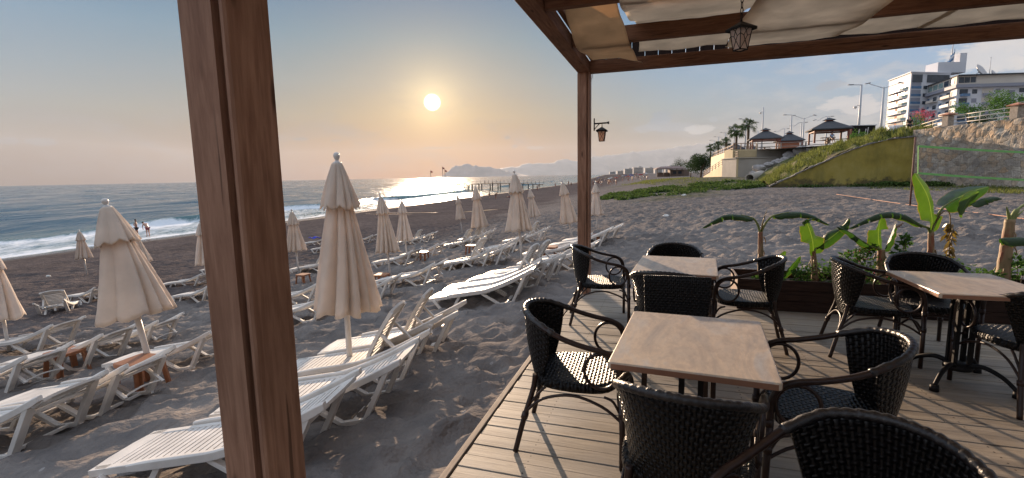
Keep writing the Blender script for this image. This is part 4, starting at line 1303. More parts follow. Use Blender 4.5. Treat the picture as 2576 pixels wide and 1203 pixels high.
def make_lounger(kind):
    """kind 0 flat, 1 back a little raised, 2 back upright"""
    t = thing('sun_lounger', 'lounger', 'sun lounger')
    bd = MB()
    slats(bd, lambda x: (x, .325), .16, HINGE - .01, .245)
    for sy in (-1, 1):
        bd.box((.66, sy * .276, .306), (.96, .062, .050)); bd.box((.22, sy * .278, .298), (.40, .070, .062))
    bd.box((.60, 0, .300), (1.0, .035, .028))
    arc = [(.16, .312), (.06, .300), (.018, .24), (.0, .12), (.0, -.12), (.018, -.24), (.06, -.300), (.16, -.312)]
    bd.prism(arc, .262, .329)
    bd.build('bed', M['white_plastic'], t, bevel=.003)
    for sy in (-1, 1):
        r_ = MB(); xs = list(np.linspace(.38, 1.0, 6)) + list(np.linspace(1.06, 1.95, 14))
        vs = []; fs = []
        for i, x in enumerate(xs):
            z = railz(x) + .018; w_ = .026; hh = .040 if 0 < i < len(xs) - 1 else .030
            for a, b in ((-w_, -hh), (w_, -hh), (w_, hh * .7), (w_ * .5, hh), (-w_ * .5, hh), (-w_, hh * .7)): vs.append((x, sy * .342 + a, z + b))
        for i in range(len(xs) - 1):
            for j in range(6): fs.append((i * 6 + j, (i + 1) * 6 + j, (i + 1) * 6 + (j + 1) % 6, i * 6 + (j + 1) % 6))
        fs.append(tuple(range(6))); fs.append(tuple(reversed(range((len(xs) - 1) * 6, len(xs) * 6))))
        r_.add(vs, fs); r_.build('side_rail', M['white_plastic'], t, bevel=.004)
        for (xa, xb, xc, xd, za, zd) in ((.12, .25, .43, .60, .28, .29), (1.00, 1.28, 1.52, 1.80, .29, railz(1.80) - .01)):
            g = MB(); y = sy * .322; g.beam((xa, y, za), (xb, y, .03), .040, .058, (0, 1, 0)); g.beam((xb - .03, y, .02), (xc + .03, y, .02), .044, .05)
            g.beam((xc, y, .03), (xd, y, zd), .048, .085 if xa > .5 else .052, (0, 1, 0))
            g.build('leg', M['white_plastic'], t, bevel=.004)
    for x, z in ((.34, .02), (1.40, .02), (1.05, .275), (1.72, railz(1.72) - .07)):
        c = MB(); c.box((x, 0, z), (.05, .60, .03)); c.build('crossbar', M['white_plastic'], t)
    ang = (0, R(17), R(57))[kind]; L = (.80, .76, .74)[kind]
    def bk(s):
        if kind == 0:
            x = HINGE + s; return (x, railz(x) + .008)
        dish = -.05 * math.sin(math.pi * s / L)
        return (HINGE + s * math.cos(ang) + dish * math.sin(ang), .325 + s * math.sin(ang) - dish * math.cos(ang) * -1)
    b = MB(); slats(b, bk, .06, L - .09, .225, .062, .018)
    def strip(y0, y1, th):
        vs = []; n_ = 12
        for k in range(n_ + 1):
            p = bk(L * k / n_)
            for y, dz in ((y0, 0), (y1, 0), (y1, -th), (y0, -th)): vs.append((p[0] + dz * -.6 * math.sin(ang), y, p[1] + dz))
        fs = [(4 * k + j, 4 * k + 4 + j, 4 * k + 4 + (j + 1) % 4, 4 * k + (j + 1) % 4) for k in range(n_) for j in range(4)] + [(3, 2, 1, 0), (4 * n_, 4 * n_ + 1, 4 * n_ + 2, 4 * n_ + 3)]
        b.add(vs, fs)
    strip(-.295, -.222, .042); strip(.222, .295, .042)
    # crest: a curved broad top board
    vs = []; n_ = 10
    for k in range(n_ + 1):
        f = k / n_ * 2 - 1; y = f * .295; s1 = L + .045 * (1 - f * f)
        for s in (L - .10, s1):
            p = bk(min(s, L)); e = max(0, s - L)
            d = Vector((math.cos(ang or .55), 0, math.sin(ang or .55)))
            q = Vector((p[0], y, p[1])) + d * e; vs += [q + Vector((0, 0, .001)), q + Vector((.012 * math.sin(ang), 0, -.03))]
    fs = []
    for k in range(n_):
        o = 4 * k; fs += [(o, o + 4, o + 6, o + 2), (o + 1, o + 3, o + 7, o + 5), (o + 2, o + 6, o + 7, o + 3), (o, o + 1, o + 5, o + 4)]
    b.add(vs, fs)
    q = bk(.02); b.box((q[0], 0, q[1] - .012), (.06, .50, .028))
    b.build('backrest', M['white_plastic'], t)
    if kind:
        for sy in (-1, 1):
            s = MB(); a = bk(L * .66)
            xe = a[0] + (.18 if kind == 1 else .20); ze = .17 if kind == 1 else .34
            s.beam((a[0], sy * .262, a[1] - .035), (xe, sy * .262, ze), .030, .045, (0, 1, 0))
            s.build('back_prop', M['white_plastic'], t, bevel=.003)
        s = MB(); s.tube(cr([(xe - .02, -.26, ze + .02), (xe - .03, 0, ze + .05), (xe - .02, .26, ze + .02)], 5), .014, 6); s.build('prop_bar', M['white_plastic'], t)
    return t
LPROTO = {}
def proj(P):
    p = Vector(P) - Vector((0, 0, CAMZ)); zc = p.y * math.cos(PITCH) - p.z * math.sin(PITCH)
    v_ = (p.y * math.sin(PITCH) + p.z * math.cos(PITCH)) / zc; u_ = p.x / zc
    return CXP + (u_ * math.cos(ROLL) - v_ * math.sin(ROLL)) * FPX, CYP - (u_ * math.sin(ROLL) + v_ * math.cos(ROLL)) * FPX
def lounger(tip, kind, label, az=None, slope=.26, side='R', S=.85):
    h = (.535 + .045) * S
    T = hit(*tip, h)
    if az is None:
        best = None
        for k in range(140):
            q = 40 + k; d_ = Vector((math.sin(R(q)), math.cos(R(q)), 0)); F = T - d_ * 1.95 * S
            F.z = gz(F.x, F.y) + .33 * S
            x_, y_ = proj(F); e = abs(math.atan2(y_ - tip[1], tip[0] - x_) - math.atan(slope)) if x_ < tip[0] else 9
            if best is None or e < best[0]: best = (e, q)
        az = min(110, max(93, best[1]))
    d = Vector((math.sin(R(az)), math.cos(R(az)), 0)); rt = Vector((d.y, -d.x, 0))
    sg = 1 if side == 'R' else -1
    foot_c = T - d * 1.95 * S - rt * (.345 * S * sg)
    zf, zh = gz(foot_c.x + d.x * .33, foot_c.y + d.y * .33), gz(foot_c.x + d.x * 1.4, foot_c.y + d.y * 1.4)
    zl = gz(foot_c.x + d.x - rt.x * .33, foot_c.y + d.y - rt.y * .33); zr = gz(foot_c.x + d.x + rt.x * .33, foot_c.y + d.y + rt.y * .33)
    pitch = math.atan2(zh - zf, 1.07); roll = math.atan2(zl - zr, .66)
    pitch += .025
    z0 = zf - math.tan(pitch) * .33 - .015
    if kind not in LPROTO: o = LPROTO[kind] = make_lounger(kind)
    else: o = dup(LPROTO[kind])
    o.location = (foot_c.x, foot_c.y, z0); o.scale = (S, S, S * .85)
    o.rotation_euler = (roll, -pitch, R(90 - az))
    tag(o, label, 'sun lounger', 'white plastic sun loungers on the sand')
    return o
def zz(x0, y0, s, x, y): return ((x0 + x / s) * .67083, (y0 + y / s) * .67083)
LG = [  # tip pixel, kind, azimuth, label
    ((850, 1011), 0, 84, 'closest sun lounger, lying flat at the bottom edge behind the big post'),
    ((1034, 901), 0, 92, 'flat sun lounger at the foot of the large front parasol'),
    ((1105, 826), 2, 96, 'upright-backed sun lounger right behind the pole of the large front parasol'),
    ((1173, 781), 2, 98, 'upright-backed sun lounger, farther of the front pair behind the parasol pole'),
    ((1355, 675), 0, 90, 'flat sun lounger nearest the deck in the group of overlapping flat ones'),
    ((1367, 659), 0, 93, 'flat sun lounger second in the overlapping group near the deck'),
    ((1403, 647), 2, 96, 'upright-backed sun lounger by the pole of the slim middle parasol'),
    ((1432, 636), 2, 98, 'upright-backed sun lounger farthest in the overlapping group near the deck'),
    ((1510, 610), 0, 101, 'flat sun lounger passing behind the far corner post'),
    ((1545, 574), 0, 104, 'flat sun lounger whose head end shows just right of the far corner post'),
    ((1571, 565), 0, 106, 'flat sun lounger farthest right, beyond the far corner post'),
    ((1490, 592), 0, 102, 'flat sun lounger half hidden behind the far corner post'),
    ((1104, 659), 1, 104, 'low-backed sun lounger right of the second parasol, back slightly raised'),
    ((997, 696), 0, 102, 'flat sun lounger with its head end just right of the large front parasol'),
    ((1251, 620), 2, 108, 'upright-backed sun lounger whose flat foot end glows in the sun glare'),
    ((1285, 615), 1, 110, 'sun lounger with lightly raised back next to the glowing one'),
    ((1320, 592), 0, 112, 'flat sun lounger behind the slim middle parasol'),
    ((1381, 571), 2, 112, 'upright-backed sun lounger right of the slim middle parasol, back tilted high'),
    ((1044, 628), 0, 104, 'flat sun lounger beside the small table under the slender parasols'),
    ((1109, 611), 1, 106, 'sun lounger just behind the small brown table, back lightly raised'),
    ((1203, 590), 2, 112, 'upright-backed sun lounger left of the pair behind the distant parasols'),
    ((1228, 585), 2, 112, 'upright-backed sun lounger right of the pair behind the distant parasols'),
    ((1240, 577), 2, 114, 'upright-backed sun lounger under the distant drooping parasol'),
    ((1072, 589), 2, 112, 'upright-backed sun lounger far out behind the slender parasol'),
    ((1093, 583), 1, 113, 'farthest sun lounger in line with the slender parasol'),
    ((940, 590), 1, 112, 'distant sun lounger glimpsed between two parasols left of the slender one'),
    ((842, 646), 2, 106, 'upright-backed sun lounger between the big post and the large front parasol'),
    ((812, 708), 1, 104, 'low-backed sun lounger near the big post with curved prop showing'),
    ((838, 735), 1, 103, 'low-backed sun lounger hidden partly by the hem of the large front parasol'),
    ((818, 598), 0, 110, 'flat sun lounger carrying a blue cloth beyond the big post'),
    ((845, 610), 0, 110, 'flat sun lounger in front of the one with the blue cloth'),
    ((336, 914), 1, 107, 'low-backed sun lounger in the left foreground with its props showing'),
    ((118, 994), 0, 107, 'nearest sun lounger at the lower left corner of the photo, lying flat'),
    ((266, 838), 0, 107, 'flat sun lounger behind the brown table in the left foreground'),
    ((405, 804), 1, 105, 'low-backed sun lounger behind the pole of the large left parasol'),
    ((542, 831), 0, 104, 'flat sun lounger running behind the big post from the left'),
    ((137, 815), 0, 108, 'flat sun lounger at the pole of the leftmost parasol'),
    ((74, 893), 1, 109, 'low-backed sun lounger cut off by the left edge of the photo'),
    ((240, 722), 1, 108, 'low-backed sun lounger behind the large left parasol, beside the grey upright one'),
    ((511, 687), 1, 106, 'far low-backed sun lounger left of the big post'),
    ((530, 716), 1, 106, 'nearer low-backed sun lounger left of the big post, under the narrow parasol'),
    ((600, 655), 0, 108, 'distant flat sun lounger whose foot end peeps out left of the narrow parasol'),
]
for tip, kind, az, lab in LG:
    x, y = tip; S = .96 if x < 345 else .88 if x < 560 else .90 if x == 850 else .88 if y > 690 else .93 if y > 620 else .95
    sl = .28 if y > 800 else .265 if y > 690 else .25 if y > 640 else .215 if y > 600 else .185
    if 1380 < x < 1600: sl -= .03
    lounger(tip, kind, lab, None, sl, S=S)
M['grey_plastic'] = plain('shaded lounger plastic', (.62, .64, .66), .4, .08, 9, .08)
o = lounger((160, 752), 2, 'sun lounger left of the large left parasol, its upright slatted back facing the camera', 150, side='L', S=.9)
# cloth left on a lounger
def towel():
    p = hit(792, 600, .36)
    mb = MB()
    mb.grid(lambda u, v: (p.x + (u - .5) * .75 + .05 * math.sin(v * 6), p.y + (v - .5) * .5, p.z + .05 + .05 * math.sin(u * 9 + v * 4) + .03 * math.sin(v * 11)), 16, 12)
    o = mb.build('towel', M['blue'], solid=.01); tag(o, 'crumpled blue cloth lying on a distant lounger', 'towel')
towel()

def make_parasol(seed=1, m='canopy', nf=9, zb=.76):
    """closed parasol, foot at the origin, 2.3 m tall"""
    rr = random.Random(seed)
    t = thing('closed_parasol', 'parasol', 'parasol')
    p = MB(); p.tube([(0, 0, -.25), (0, 0, 1.15)], .029, 14); p.tube([(0, 0, 1.1), (0, 0, 2.22)], .019, 12); p.build('pole', M['white_metal'], t)
    f = MB()
    pr = [(.0, 2.30), (.014, 2.298), (.026, 2.286), (.031, 2.268), (.029, 2.250), (.020, 2.23), (.013, 2.212), (.036, 2.204), (.040, 2.196), (.036, 2.188), (.0, 2.188)]
    f.lathe(pr, 16); f.build('finial', M['white_metal'], t)
    amp = [rr.uniform(.35, 1.35) for _ in range(nf)]; pho = [rr.uniform(-.12, .12) for _ in range(nf)]; drop = [rr.uniform(-.03, .03) for _ in range(nf * 2)]
    def fold(a, k, depth):
        """rounded pleats with sharp valleys"""
        a = a + .42 * math.sin(a + seed) + .22 * math.sin(2 * a + 2.1 * seed)
        q = (a / (2 * math.pi) * nf) % nf; i = int(q) % nf; x = (q - int(q)) + pho[i] * math.sin(math.pi * (q - int(q)))
        return 1 - depth * amp[i] * (1 - abs(math.sin(math.pi * x)) ** .6) + .05 * math.sin(a * 3 + k) - .05 * depth * math.sin(a * nf * 2 + k * 2)
    n = 128
    def tier(z0, z1, r0, r1, d0, d1, scal, pw, name, tw):
        b = MB(); K = 22; vs = []
        for i in range(K + 1):
            s = i / K; z = z0 + (z1 - z0) * s; r = r0 + (r1 - r0) * s ** pw
            for j in range(n):
                a = 2 * math.pi * j / n
                fo = fold(a + tw * s, s * 1.5, d0 + (d1 - d0) * s)
                q = a / (2 * math.pi) * nf; fr = q - int(q)
                dz = -scal * math.sin(math.pi * fr) * s ** 3 + drop[int(q * 2) % (nf * 2)] * s ** 4 * .5
                vs.append((r * fo * math.cos(a), r * fo * math.sin(a), z + dz))
        b.add(vs, [(i * n + j, i * n + (j + 1) % n, (i + 1) * n + (j + 1) % n, (i + 1) * n + j) for i in range(K) for j in range(n)], True)
        b.build(name, M[m], t, solid=.004)
    tier(2.19, zb, .035, .345, .18, .50, .045, 1.05, 'canopy', .35)
    tier(2.195, 1.80, .045, .190, .14, .36, .05, .95, 'vent_flap', .1)
    h = MB()
    for k in range(8):
        a = k * math.pi / 4; h.beam((.03 * math.cos(a), .03 * math.sin(a), 1.5), (.20 * math.cos(a), .20 * math.sin(a), zb + .06), .012, .018)
    h.lathe([(.0, zb + .1), (.04, zb + .1), (.04, zb), (.0, zb)], 12); h.build('ribs', M['white_metal'], t)
    return t
PP = [make_parasol(1), make_parasol(2, 'canopy', zb=.90), make_parasol(5, 'canopy_light')]
PU = [  # tip, foot, prototype, label, width factor
    ((846, 383), (883, 950), 0, 'large front parasol, closed, right of the big post', 1.0),
    ((262, 499), (390, 961), 1, 'large closed parasol leaning at the left of the photo', 1.18),
    ((-28, 615), (24, 886), 2, 'closed parasol cut off by the left edge of the photo', 1.1),
    ((198, 578), (219, 692), 1, 'small closed parasol just left of the large left one, towards the sea', 1.05),
    ((335, 574), (375, 700), 2, 'closed parasol mostly hidden behind the large left one, below the two bathers', .95),
    ((503, 554), (521, 716), 2, 'narrow closed parasol just left of the big post', 1.0),
    ((733, 526), (752, 692), 1, 'closed parasol between the big post and the large front one', 1.0),
    ((956, 487), (983, 700), 0, 'closed parasol right of the large front one, second in size', .98),
    ((1010, 501), (1024, 652), 2, 'slender closed parasol beside the small brown table', 1.0),
    ((1150, 487), (1163, 590), 1, 'distant thin closed parasol, leftmost of the pair in mid beach', .85),
    ((1195, 466), (1213, 618), 0, 'closed parasol with a drooping hem in mid beach, right of the thin one', .98),
    ((1293, 428), (1314, 668), 1, 'slim middle parasol, closed, rising highest left of the far corner post', .98),
    ((1332, 472), (1350, 578), 2, 'pale closed parasol partly behind the slim middle one', 1.0),
    ((1413, 453), (1441, 608), 0, 'closed parasol just left of the far corner post, leaning left', 1.0),
    ((1497, 456), (1503, 580), 2, 'closed parasol just right of the far corner post', 1.0),
]
used = set()
for tip, foot, k, lab, wf in PU:
    B = hit(*foot); d = ray(*tip); T = Vector((0, 0, CAMZ)) + d * (B.y / d.y)
    ax = T - B; L = ax.length
    o = PP[k] if k not in used else dup(PP[k])
    used.add(k)
    o.location = B
    q = Vector((0, 0, 1)).rotation_difference(ax.normalized())
    o.rotation_euler = (q @ __import__('mathutils').Quaternion((0, 0, 1), R(37 * len(lab) % 360))).to_euler()
    s = L / 2.30; o.scale = (s * wf, s * wf, s)
    tag(o, lab, 'parasol', 'closed cream parasols standing in the sand')

def make_sidetable():
    t = thing('side_table', 'table', 'side table')
    w_ = .22; b = MB(); c = .03
    b.prism([(-w_ + c, -w_), (w_ - c, -w_), (w_, -w_ + c), (w_, w_ - c), (w_ - c, w_), (-w_ + c, w_), (-w_, w_ - c), (-w_, -w_ + c)], .40, .425)
    b.prism([(x * .94, y * .94) for x, y in [(-w_, -w_), (w_, -w_), (w_, w_), (-w_, w_)]], .365, .3995)
    b.build('table_top', M['brown_plastic'], t, bevel=.006)
    for sx in (-1, 1):
        for sy in (-1, 1):
            l = MB(); l.add([], [])
            a = [(sx * .19, sy * .19), (sx * .12, sy * .19), (sx * .19, sy * .12)]
            bt = [(sx * .225, sy * .225), (sx * .185, sy * .225), (sx * .225, sy * .185)]
            l.beam((sx * .185, sy * .15, .37), (sx * .222, sy * .20, -.05), .012, .075, (1, 0, 0)); l.beam((sx * .15, sy * .185, .37), (sx * .20, sy * .222, -.05), .075, .012, (1, 0, 0))
            l.build('leg', M['brown_plastic'], t)
    return t
st = make_sidetable()
for i, (c, az, s, lab) in enumerate((((163, 883), 20, .88, 'brown plastic side table in the left foreground beside a flat lounger'),
                              ((352, 905), 14, .90, 'brown plastic side table beside the pole of the large left parasol'),
                              ((1063, 634), 15, .8, 'small brown side table standing free under the slender parasol'),
                              ((1186, 617), 20, .8, 'brown side table between loungers behind the glowing one'),
                              ((1383, 620), 15, .85, 'brown side table just left of the far corner post'),
                              ((960, 690), 10, .75, 'reddish brown side table half hidden beside the second parasol'),
                              ((762, 690), 18, .75, 'brown side table next to the big post at the edge of its right side'),
                              ((1492, 590), 18, .8, 'dark brown side table right of the far corner post'))):
    o = st if i == 0 else dup(st)
    p = hit(c[0], c[1], .42 * s)
    o.location = (p.x, p.y, gz(p.x, p.y)); o.rotation_euler = (0, 0, R(-az)); o.scale = (s, s, s)
    tag(o, lab, 'side table', 'brown plastic side tables among the loungers')
# ---------------------------------------------------------------- right hand side: walls, bank, promenade
def poly_wall(name, pts, thick, m, z0=None, dirn=(0, 1, 0)):
    """upright slab whose face outline is pts (3d, in order), pushed back by thick"""
    mb = MB(); d = Vector(dirn) * thick; n = len(pts)
    v = [Vector(p) for p in pts]; v += [p + d for p in v]
    mb.add(v, [tuple(range(n)), tuple(reversed(range(n, 2 * n)))] + [(i, n + i, n + (i + 1) % n, (i + 1) % n) for i in range(n)])
    return mb.build(name, m)
def stone_mat():
    m, w = mat('rubble stone wall')
    co = wpos(w)
    dis = w.vm('ADD', co, w.vm('MULTIPLY', w.noise(co, 1.8, 3, out=1), (.45, .45, .45)))
    v1 = w.node('ShaderNodeTexVoronoi', feature='F1'); w.put(v1.inputs['Vector'], w.mapping(dis, (1, 1, 1.3))); v1.inputs['Scale'].default_value = 1.75
    v2 = w.node('ShaderNodeTexVoronoi', feature='DISTANCE_TO_EDGE'); w.put(v2.inputs['Vector'], w.mapping(dis, (1, 1, 1.3))); v2.inputs['Scale'].default_value = 1.75
    sc = w.node('ShaderNodeSeparateColor'); w.put(sc.inputs[0], v1.outputs['Color'])
    col = w.ramp(sc.outputs[0], [(0, (.36, .31, .25)), (.35, (.44, .36, .27)), (.6, (.44, .31, .20)), (.75, (.50, .44, .36)), (1, (.28, .25, .22))])
    n = w.noise(co, 6, 5, .65)
    col = w.mix(1.0, col, w.ramp(n, [(.3, .7), (.7, 1.25)]), 'MULTIPLY')
    stain = w.ramp(w.noise(co, .28, 4), [(.42, 0.0), (.62, 1.0)])
    col = w.mix(w.m('MULTIPLY', stain, .5), col, (.12, .105, .09))
    e = w.ramp(v2.outputs['Distance'], [(.0, 0.0), (.06, 1.0)])
    col = w.mix(e, (.30, .26, .215), col)
    setp(w, col, .92, normal=w.bump(w.m('ADD', e, w.m('MULTIPLY', n, .6)), .6, .10), spec=.2)
    return m
M['stone'] = stone_mat()
def yellow_mat():
    m, w = mat('mossy ochre render')
    co = wpos(w); s = w.node('ShaderNodeSeparateXYZ'); w.put(s.inputs[0], co)
    n = w.noise(co, .5, 6, .6); n2 = w.noise(w.mapping(co, (1, 1, .25)), 1.4, 5, .65)
    col = w.ramp(n, [(.3, (.20, .155, .035)), (.5, (.30, .235, .055)), (.7, (.36, .29, .09))])
    col = w.mix(w.m('MULTIPLY', w.ramp(n2, [(.45, 0.0), (.75, 1.0)]), .55), col, (.11, .11, .04))
    low = w.m('MULTIPLY', w.ramp(w.m('ADD', w.m('MULTIPLY', w.m('SUBTRACT', s.outputs[2], .1), .30), w.m('MULTIPLY', w.noise(co, 1.1, 5, .7), .9)), [(.50, 1.0), (.64, 0.0)]), .85)
    col = w.mix(low, col, (.07, .06, .035))
    setp(w, col, .9, normal=w.bump(n2, .4, .05), spec=.2)
    return m
M['yellow'] = yellow_mat()
def grass_ground_mat():
    m, w = mat('rough grass'); co = wpos(w)
    n = w.noise(co, .8, 6, .65); n2 = w.noise(co, 7, 4, .7)
    col = w.ramp(n, [(.30, (.03, .05, .014)), (.44, (.075, .095, .026)), (.54, (.14, .135, .05)), (.60, (.16, .13, .085)), (.72, (.11, .085, .06))])
    setp(w, w.mix(1.0, col, w.ramp(n2, [(.3, .6), (.7, 1.3)]), 'MULTIPLY'), .95, normal=w.bump(n2, 1.0, .25), spec=.1)
    return m
M['grass_ground'] = grass_ground_mat()
M['blade'] = cloth_mat('grass blade', (.13, .15, .04), .4, dirt=.75)
M['blade_dark'] = cloth_mat('weed leaf', (.06, .10, .025), .3, dirt=.6)
M['paving'] = plain('promenade paving', (.36, .33, .30), .85, .15, .5)

PZ = 4.92
# stone wall with its relief
def build_stone_wall():
    mb = MB()
    def fn(u, v):
        y = 43.0 - u * 27.0; z = -.4 + v * (PZ + .4)
        k = float(vnoise(np.array(y / .55), np.array(z / .42), 3)) - .5; k2 = float(vnoise(np.array(y / .2), np.array(z / .2), 6)) - .5
        return (35.6 - .10 * k - .05 * k2 + (.25 if v > .98 else 0) * 0, y, z)
    mb.grid(fn, 200, 34, smooth=False)
    mb.box((36.05, 29.5, PZ / 2 - .2), (.55, 27.0, PZ + .3))
    o = mb.build('stone_wall', M['stone']); tag(o, 'high rubble stone wall in warm tones at the right edge of the photo', 'wall')
build_stone_wall()
# yellow wall
YT = [(1936, 470, 47.6), (1960, 459, 47.3), (2000, 441, 46.8), (2036, 424, 46.3), (2088, 402, 45.6), (2140, 379, 44.9), (2192, 362, 44.2), (2244, 350, 43.5), (2285, 346, 43.0), (2348, 340, 42.3)]
M['coping'] = plain('rough coping', (.16, .15, .135), .95, .4, .9, .6, bscale=4)
def build_yellow():
    top = [at(*p) for p in YT]
    bot = [Vector((p.x, p.y, -.5)) for p in top]
    mb = MB(); n = len(top); d = Vector((.25, .6, 0))
    v = top + bot + [p + d for p in top] + [p + d for p in bot]
    fs = []
    for i in range(n - 1):
        fs += [(i, n + i, n + i + 1, i + 1), (i, i + 1, 2 * n + i + 1, 2 * n + i), (2 * n + i, 2 * n + i + 1, 3 * n + i + 1, 3 * n + i)]
    fs += [(0, 2 * n, 3 * n, n), (n - 1, 2 * n - 1, 4 * n - 1, 3 * n - 1)]
    mb.add(v, fs); o = mb.build('retaining_wall', M['yellow']); tag(o, 'mossy ochre retaining wall rising to the right with a sloping top', 'wall')
    c = MB()
    rr = random.Random(5)
    for a, b in zip(top[:-1], top[1:]):
        k = 5
        for i in range(k):
            p = a.lerp(b, i / k); q = a.lerp(b, (i + 1) / k); h = rr.uniform(.05, .16)
            c.beam(p + d * .45 + Vector((0, 0, h * .4)), q + d * .45 + Vector((0, 0, h * .4)), .70 + rr.uniform(-.1, .15), h)
    o2 = c.build('wall_coping', M['coping'], o)
build_yellow()
# grassy bank behind the ochre wall
BL = [(1900, 462, 62), (1935, 446, 63), (1970, 418, 64), (2012, 393, 65), (2050, 380, 64), (2100, 370, 62), (2150, 357, 60), (2202, 346, 57), (2264, 337, 52), (2352, 332, 45)]
def bank_pt(u, v):
    def samp(L, u):
        q = u * (len(L) - 1); i = min(int(q), len(L) - 2); a = at(*L[i]); b = at(*L[i + 1]); return a.lerp(b, q - i)
    a = samp(YT, u) + Vector((.2, .5, .05)); b = samp(BL, u)
    p = a.lerp(b, v)
    p.z += .35 * math.sin(math.pi * v) * (.3 + u) + (float(vnoise(np.array(u * 22), np.array(v * 6), 4)) - .5) * .9 * math.sin(math.pi * min(1, v + .15))
    return p
def build_bank():
    mb = MB(); mb.grid(lambda u, v: tuple(bank_pt(u, v * 1.0)), 90, 14)
    # the back of the bank falls to the promenade or the ground
    mb.grid(lambda u, v: tuple(bank_pt(u, 1.0) + Vector((0, v * 8, -v * v * 2.0))), 60, 4)
    o = mb.build('grass_bank', M['grass_ground']); o['kind'] = 'structure'
    g = MB(); rr = random.Random(8)
    for k in range(15000):
        u = rr.random(); v = rr.random() ** .9
        if float(vnoise(np.array(u * 26), np.array(v * 5), 44)) < rr.uniform(.25, .6): continue
        p = bank_pt(u, v); h = rr.uniform(.15, .60) * (.6 + .8 * float(vnoise(np.array(u * 30), np.array(v * 9), 14)))
        a = rr.uniform(0, 6.28); e = Vector((math.cos(a), math.sin(a), 0)) * rr.uniform(.02, .06); l = Vector((rr.gauss(0, .12), rr.gauss(0, .12), h))
        g.add([p - e, p + e, p + l], [(0, 1, 2)])
    o = g.build('bank_grass', M['blade']); tag(o, kind='stuff')
build_bank()
def pl(name, pts, m):
    mb = MB(); mb.add(pts, [tuple(range(len(pts)))]); o = mb.build(name, m); o['kind'] = 'structure'; return o
pl('promenade', [(35.9, 16, PZ), (260, 16, PZ), (330, 150, PZ), (120, 140, PZ), (66, 122, PZ), (47.2, 114, PZ), (38.9, 77, PZ), (46, 60, PZ), (37.5, 44, PZ)][::1], M['paving'])

def weeds(name, poly, n, h0, h1, seed, m, wid=.05, leafy_=False):
    """weeds rooted on the sand inside a patch; stuff"""
    rr = random.Random(seed); g = MB(); k = 0; P = [Vector((a, b)) for a, b in poly]
    xs = [p.x for p in P]; ys = [p.y for p in P]; tries = 0
    while k < n and tries < n * 20:
        tries += 1
        x = rr.uniform(min(xs), max(xs)); y = rr.uniform(min(ys), max(ys)); ins = False; j = len(P) - 1
        for i in range(len(P)):
            if (P[i].y > y) != (P[j].y > y) and x < (P[j].x - P[i].x) * (y - P[i].y) / (P[j].y - P[i].y) + P[i].x: ins = not ins
            j = i
        if not ins: continue
        den = float(vnoise(np.array(x / 2.2), np.array(y / 2.2), seed)) + .5 * float(vnoise(np.array(x / .7), np.array(y / .7), seed + 1))
        if den < rr.uniform(.55, 1.05): continue
        z = gz(x, y); h = rr.uniform(h0, h1) * min(1.5, den + .2)
        if leafy_:
            for q in range(5):
                d = Vector((rr.gauss(0, 1), rr.gauss(0, 1), rr.gauss(.5, .6))).normalized() * wid * 2.6
                e = d.cross(Vector((rr.gauss(0, 1), rr.gauss(0, 1), rr.gauss(0, 1)))).normalized() * wid
                p = Vector((x + rr.gauss(0, .12), y + rr.gauss(0, .12), z + rr.uniform(0, h)))
                g.add([p, p + d * .5 + e, p + d, p + d * .5 - e], [(0, 1, 2, 3)])
        else:
            a = rr.uniform(0, 6.28); e = Vector((math.cos(a), math.sin(a), 0)) * wid * .5
            p = Vector((x, y, z - .02)); l = Vector((rr.gauss(0, .3) * h, rr.gauss(0, .3) * h, h))
            g.add([p - e, p + e, p + l], [(0, 1, 2)])
        k += 1
    o = g.build(name, m); tag(o, kind='stuff'); return o
def gp(px, py):
    p = hit(px, py); return (p.x, p.y)
weeds('low_weeds', [gp(1505, 503), gp(1560, 506), (gp(1650, 498)), gp(1760, 486), gp(1850, 478), gp(1925, 472), gp(1905, 460), gp(1860, 457), gp(1800, 460), gp(1700, 470), gp(1600, 482), gp(1530, 490)], 2300, .06, .26, 31, M['blade_dark'], .09, True)
weeds('dune_grass', [gp(1560, 466), gp(1640, 467), gp(1760, 462), gp(1850, 458), gp(1840, 452), gp(1760, 450), gp(1700, 449), gp(1620, 455)], 3500, .1, .35, 33, M['blade'], .10)
weeds('wall_foot_grass', [(29.5, 40), (35.3, 41), (35.3, 20), (31, 19), (28.5, 30)], 4000, .06, .28, 35, M['blade'], .05)
weeds('wall_foot_weeds', [(26, 46), (36, 41.6), (35.5, 38.5), (33, 41), (28, 44.5)], 900, .08, .3, 36, M['blade_dark'], .07, True)

